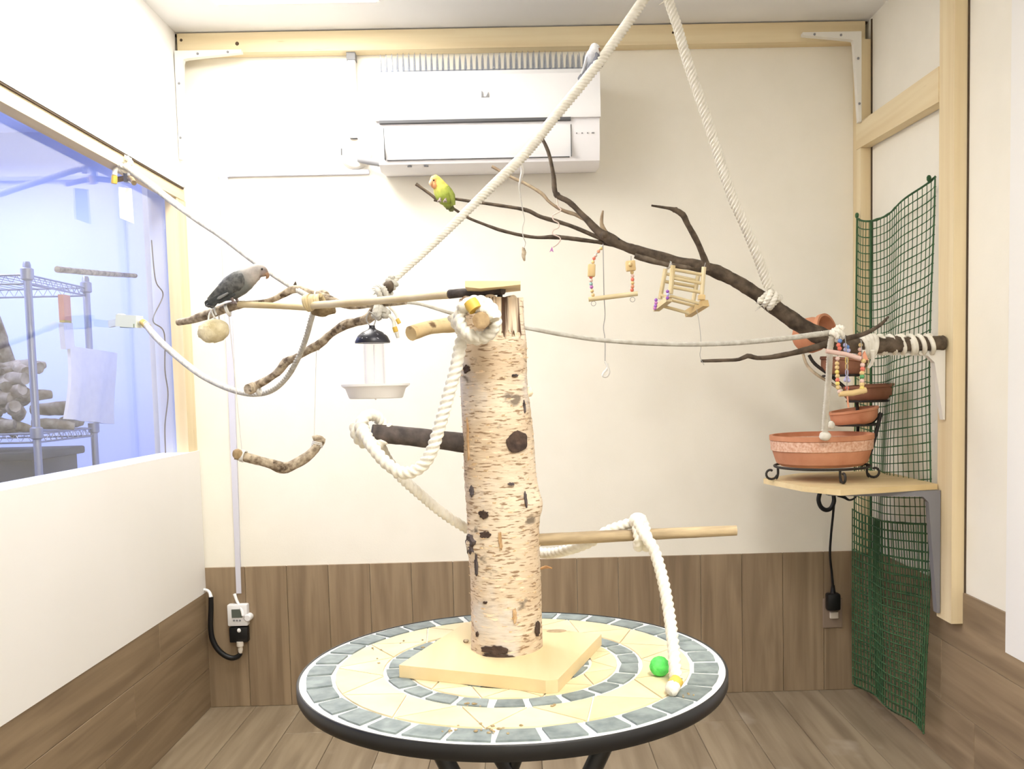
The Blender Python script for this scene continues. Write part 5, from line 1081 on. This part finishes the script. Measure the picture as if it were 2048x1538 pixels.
MB().tube(curve([((1.1174,2.86,1.0214),0.0054),((1.0885,2.8747,0.9902),0.0055),((1.0395,2.8922,0.9844),0.0055),((1.0185,2.9,0.9925),0.0047)], .008), 8).build('arm', m_iron, ps, 60)
MB().tube(curve([((0.9111,2.92,1.2085),0.0055),((0.9301,2.92,1.1796),0.0055),((0.981,2.92,1.1404),0.0055),((1.0336,2.92,1.0948),0.0055),((1.0608,2.92,1.0623),0.0055),((1.0672,2.92,0.9825),0.0055),((1.0607,2.92,0.8947),0.0055)], .008), 8).build('riser', m_iron, ps, 60)
MB().tube(curve([((0.8951,2.93,1.2123),0.0048),((0.9077,2.93,1.1772),0.0048),((0.9364,2.93,1.1479),0.0048),((0.9731,2.93,1.1248),0.0048),((1.0131,2.93,1.0984),0.0048)], .008), 8).build('riser', m_drift, ps, 60)
for c, R_ in (((1.0426,2.87,0.9868), .060), ((1.0976,2.92,1.0583), .062), ((1.0161,2.92,1.1412), .058)): ringw(c, R_, .0035).build('ring', m_iron, ps, 60)
def bowl(c, R_, h, m, label, base=.72, tilt=(0, 0), band=False, wall=.007, lip=.006):
    t = thing('clay_bowl', label, 'bowl', c)
    M = Matrix.Rotation(tilt[0], 3, 'X') @ Matrix.Rotation(tilt[1], 3, 'Y')
    MB().lathe([(0, 0), (R_ * base, 0), (R_ * (base + .09), h * .10), (R_ * .93, h * .30), (R_ * .97, h * .52), (R_ * .985, h * .82), (R_ + lip * .5, h * .85), (R_ + lip * .5, h), (R_ - wall, h), (R_ - wall * 1.3, h * .6), (R_ * base - wall, wall), (0, wall)], c, 56, M).build('bowl', m, t, 30)
    if band: MB().lathe([(R_ * .965, h * .50), (R_ * .995, h * .52), (R_ * 1.008, h * .83), (R_ * .97, h * .85)], c, 56, M).build('band', m_band, t, 30, 'rough pinkish band below the rim')
    return t
bowl(BC + Vector((0, 0, .004)), .151, .094, m_terra, 'large terracotta bowl with a rough pink band, lowest on the stand', .80, (.0, -.01), True)
bowl(Vector((1.0394,2.87,0.9885)), .073, .047, m_terra, 'small terracotta bowl just above the large banded one', .72, (0, -.13))
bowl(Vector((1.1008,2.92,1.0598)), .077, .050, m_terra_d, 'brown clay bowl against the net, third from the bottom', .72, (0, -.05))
bowl(Vector((1.0161,2.92,1.1428)), .070, .052, m_terra_d, 'dark clay bowl behind the bead ladder, second from the top', .72, (0, .12))
t = thing('clay_pot', 'terracotta pot tipped on its side at the top of the stand', 'pot', (0.9177,2.93,1.2688))
ax = (Vector((0.9503,2.86,1.2797)) - Vector((0.8757,2.95,1.2581))).normalized(); M = Vector((0, 0, 1)).rotation_difference(ax).to_matrix()
MB().lathe([(0, 0), (.030, .002), (.048, .018), (.056, .045), (.054, .070), (.047, .088), (.047, .094), (.055, .098), (.055, .112), (.047, .112), (.042, .09), (.045, .05), (.03, .012), (0, .008)], (0.8821,2.95,1.2611), 44, M).build('pot', m_terra, t, 30)

# ------------------------------------------------------------------ green net
def net():
    mb = MB(); nc, nr = 25, 60
    topz = lambda u: 1.652 + .045 * (abs(u - .30) / .70) ** 1.7 * (1 if u > .30 else 3.2)
    def S(u, v, lay):
        y = 3.215 - .57 * u; z0 = topz(u); z1 = .035 + .045 * u
        z = z0 + (z1 - z0) * v
        x = XR - .050 - .010 * math.sin(u * 11 + v * 2) - .014 * math.sin(v * 3.1) * math.sin(u * PI) - .006 * math.sin(v * 9 + u * 5) * u - .007 * lay
        y += .010 * math.sin(v * 7 + u * 6) * math.sin(u * PI) + (.007 * lay) * math.sin(u * PI)
        z += .010 * math.sin(u * 9 + v * 4) * v * 0 - .018 * math.sin(u * PI) * (1 - v) * .3
        return Vector((x, y, z + .008 * lay))
    for lay, v0 in ((0, 0.0), (1, .62)):
        for i in range(nc + 1):
            u = i / nc; r = .0026 if i in (0, nc) and lay == 0 else .0013 + .0007 * lay
            mb.tube([(S(u, v0 + (1 - v0) * j / nr, lay), r) for j in range(nr + 1)], 4)
        nn = int(nr * (1 - v0))
        for j in range(nn + 1):
            v = v0 + (1 - v0) * j / nn; r = .0034 if j == 0 and lay == 0 else .0014 + .0007 * min(lay, 1)
            mb.tube([(S(i / nc, v, lay), r * (1.0 + .5 * (random.random() < .3))) for i in range(nc + 1)], 4)
        if lay == 0:
            for i in range(nc + 1):
                for j in range(0, nr + 1):
                    p = S(i / nc, j / nr, 0); b = len(mb.v); q = .0032 if i < nc else .0045
                    for d in ((q, 0, 0), (-q, 0, 0), (0, q, 0), (0, -q, 0), (0, 0, q), (0, 0, -q)): mb.v.append(p + Vector(d))
                    for f in ((0, 2, 4), (2, 1, 4), (1, 3, 4), (3, 0, 4), (2, 0, 5), (1, 2, 5), (3, 1, 5), (0, 3, 5)): mb.addf([b + k for k in f])
    return mb
nt_ = net().build('green_net', m_net, None, 0, 'green mesh net hanging between the two posts on the right wall', 'net')
MB().tube(curve([((1.1617,3.06,1.6437), .004), ((1.165, 3.07, 1.2), .004), ((1.168, 3.08, .7), .004), ((1.168, 3.08, .1), .003)], .05), 6).build('gathered_cord', m_net, nt_, 60)
for p in ((1.1743,2.655,1.6952), (1.1701,3.21,1.6919)): MB().ball(p, (.007, .006, .010), 10, .1).build('corner_tie', m_net, nt_, 60)

# ------------------------------------------------------------------ electrics
th = thing('thermostat_controller', 'white plug-in thermostat with a grey screen on the back wall wainscot', 'thermostat', (-1.0286,3.25,0.3418))
MB().bev((-1.0341,3.262,0.3407), (.072, .030, .078), .005, 2).build('housing', m_white, th, 30)
MB().box((-1.0342,3.246,0.3484), (.038, .003, .030)).build('screen', m_lcd, th)
mb = MB()
for x in (468, 474, 480): mb.box(spot(x, 1241, 3.246), (.007, .003, .006))
mb.build('buttons', m_grey, th)
MB().lathe([(.013, 0), (.013, .03), (.010, .034), (0, .034)], (-0.9977,3.276,0.3307), 18, M90).build('knob', m_white, th, 40)
MB().tube(curve([((-1.0476,3.27,0.4135),0.0062),((-1.0389,3.262,0.3934),0.0053),((-1.0265,3.2535,0.3734),0.0053),((-1.0162,3.2464,0.3568),0.0053),((-1.0115,3.24,0.3402),0.0053)], .006), 8).build('cord', m_white, th, 60)
ad = thing('black_adapter', 'black socket adapter below the white thermostat', 'adapter', (-1.0281,3.25,0.2748))
MB().bev((-1.0337,3.262,0.2699), (.066, .030, .056), .005, 2).build('housing', m_blackp, ad, 30)
MB().ball((-1.0299,3.246,0.2868), (.007, .004, .008), 12).build('prong_cover', m_white, ad, 60)
pg = thing('plug_cable', 'thick black cable with a cream plug looping up to the left corner', 'cable', (-1.0848,3.25,0.1984))
MB().lathe([(.012, 0), (.012, -.016), (.008, -.020), (.009, -.030), (.006, -.042), (0, -.042)], (-1.0294,3.25,0.2459), 16).build('plug', mat('cream_plug', (.88, .85, .80), rough=.5), pg, 30)
MB().tube(curve([((-1.1213,3.24,0.4116),0.0088),((-1.124,3.2416,0.3645),0.0092),((-1.129,3.2435,0.3101),0.0097),((-1.1263,3.245,0.2644),0.0097),((-1.1125,3.2464,0.2275),0.0097),((-1.0893,3.2476,0.201),0.0097),((-1.0618,3.2486,0.1872),0.0097),((-1.0387,3.2495,0.1918),0.0088),((-1.0294,3.25,0.2041),0.0079)], .006), 10).build('cable', m_blackp, pg, 60)
MB().tube(curve([((-1.1572,3.26,0.4332),0.0053),((-1.1409,3.2539,0.4341),0.0053),((-1.1286,3.248,0.4262),0.0057),((-1.1214,3.24,0.4098),0.0070)], .005), 8).build('white_lead', m_white, pg, 60, 'white upper end of the cable')
ol = thing('wall_outlet', 'greyish outlet plate low on the back wall at right', 'outlet', (1.1019,3.27,0.2857))
MB().bev((1.1026,3.272,0.2852), (.070, .006, .108), .002).build('plate', mat('smoky_plate', (.55, .48, .42), rough=.3), ol)
MB().bev((1.1054,3.264,0.2798), (.030, .012, .026), .003).build('socket', mat('pale_socket', (.80, .76, .70), rough=.4), ol)
pc = thing('power_cable', 'thin dark cord from the black plug up to loops under the corner shelf', 'cable', (1.0957,3.25,0.5197))
MB().bev((1.0971,3.25,0.3328), (.048, .036, .062), .008, 2).build('plug', m_blackp, pc, 30)
MB().lathe([(.010, 0), (.006, .028), (.003, .03)], (1.0972,3.25,0.3637), 12).build('strain_relief', m_blackp, pc, 40)
MB().tube(curve([((1.0972,3.25,0.3783),0.0053),((1.0911,3.2421,0.4309),0.0044),((1.0803,3.2309,0.5056),0.0044),((1.0803,3.2197,0.5793),0.0044),((1.0838,3.2084,0.6521),0.0044),((1.0846,3.2,0.7064),0.0052)], .008), 8).build('cord', m_blackp, pc, 60)
MB().tube(curve([((1.0288,3.18,0.7366),0.0078),((1.0235,3.18,0.7104),0.0078),((1.0322,3.18,0.6856),0.0078),((1.0497,3.18,0.6746),0.0078),((1.0672,3.18,0.6812),0.0078),((1.0778,3.18,0.7056),0.0078),((1.0744,3.18,0.7355),0.0069)], .006), 10).build('cord_loop', m_blackp, pc, 60)
MB().tube(curve([((1.0919,3.18,0.7263),0.0069),((1.1129,3.18,0.7187),0.0060),((1.1304,3.18,0.7077),0.0035),((1.148,3.18,0.7125),0.0035),((1.1585,3.18,0.7281),0.0035),((1.1515,3.18,0.7458),0.0035)], .006), 8).build('cord_loop', m_blackp, pc, 60)

# ------------------------------------------------------------------ small things on the table
mb = MB(); g = Vector((.1788, 1.2375, TZ + .0135)); mb.ball(g, .0135, 40, .05)
mb.build('pompom_ball', m_green, None, 60, 'bright green felt ball beside the hanging rope end on the table', 'ball')
random.seed(21)
mb = MB()
def crumb(x, y, z, s):
    mb.ball((x, y, z + s * .5), (s * random.uniform(.7, 1.4), s * random.uniform(.7, 1.2), s * .6), 6, .2)
for (cx, cy, z, k, sp) in (((-.075), 1.062, TZ, 9, .02), (-.03, 1.055, TZ, 10, .016), (-.075, 1.145, TZ, 6, .01), (.03, 1.13, TZ, 2, .004), (-.235, 1.40, TZ, 3, .012), (-.19, 1.45, TZ, 3, .02), (-.145, 1.40, TZ, 8, .012), (.205, 1.155, TZ, 5, .006), (-.21, 1.34, TZ, 2, .02)):
    for _ in range(k): crumb(cx + random.gauss(0, sp), cy + random.gauss(0, sp * .5), z, random.uniform(.0012, .0026))
mb.build('seed_husks', m_seed, None, 0, 'seed husks and crumbs scattered over the mosaic table top', 'crumbs', kind='stuff')
MB().ball((-.094, 1.365, ZB + .0026), (.0045, .004, .0028), 10, .1).build('pebble', m_bark, None, 60, 'small brown nut lying on the board left of the trunk foot', 'nut')
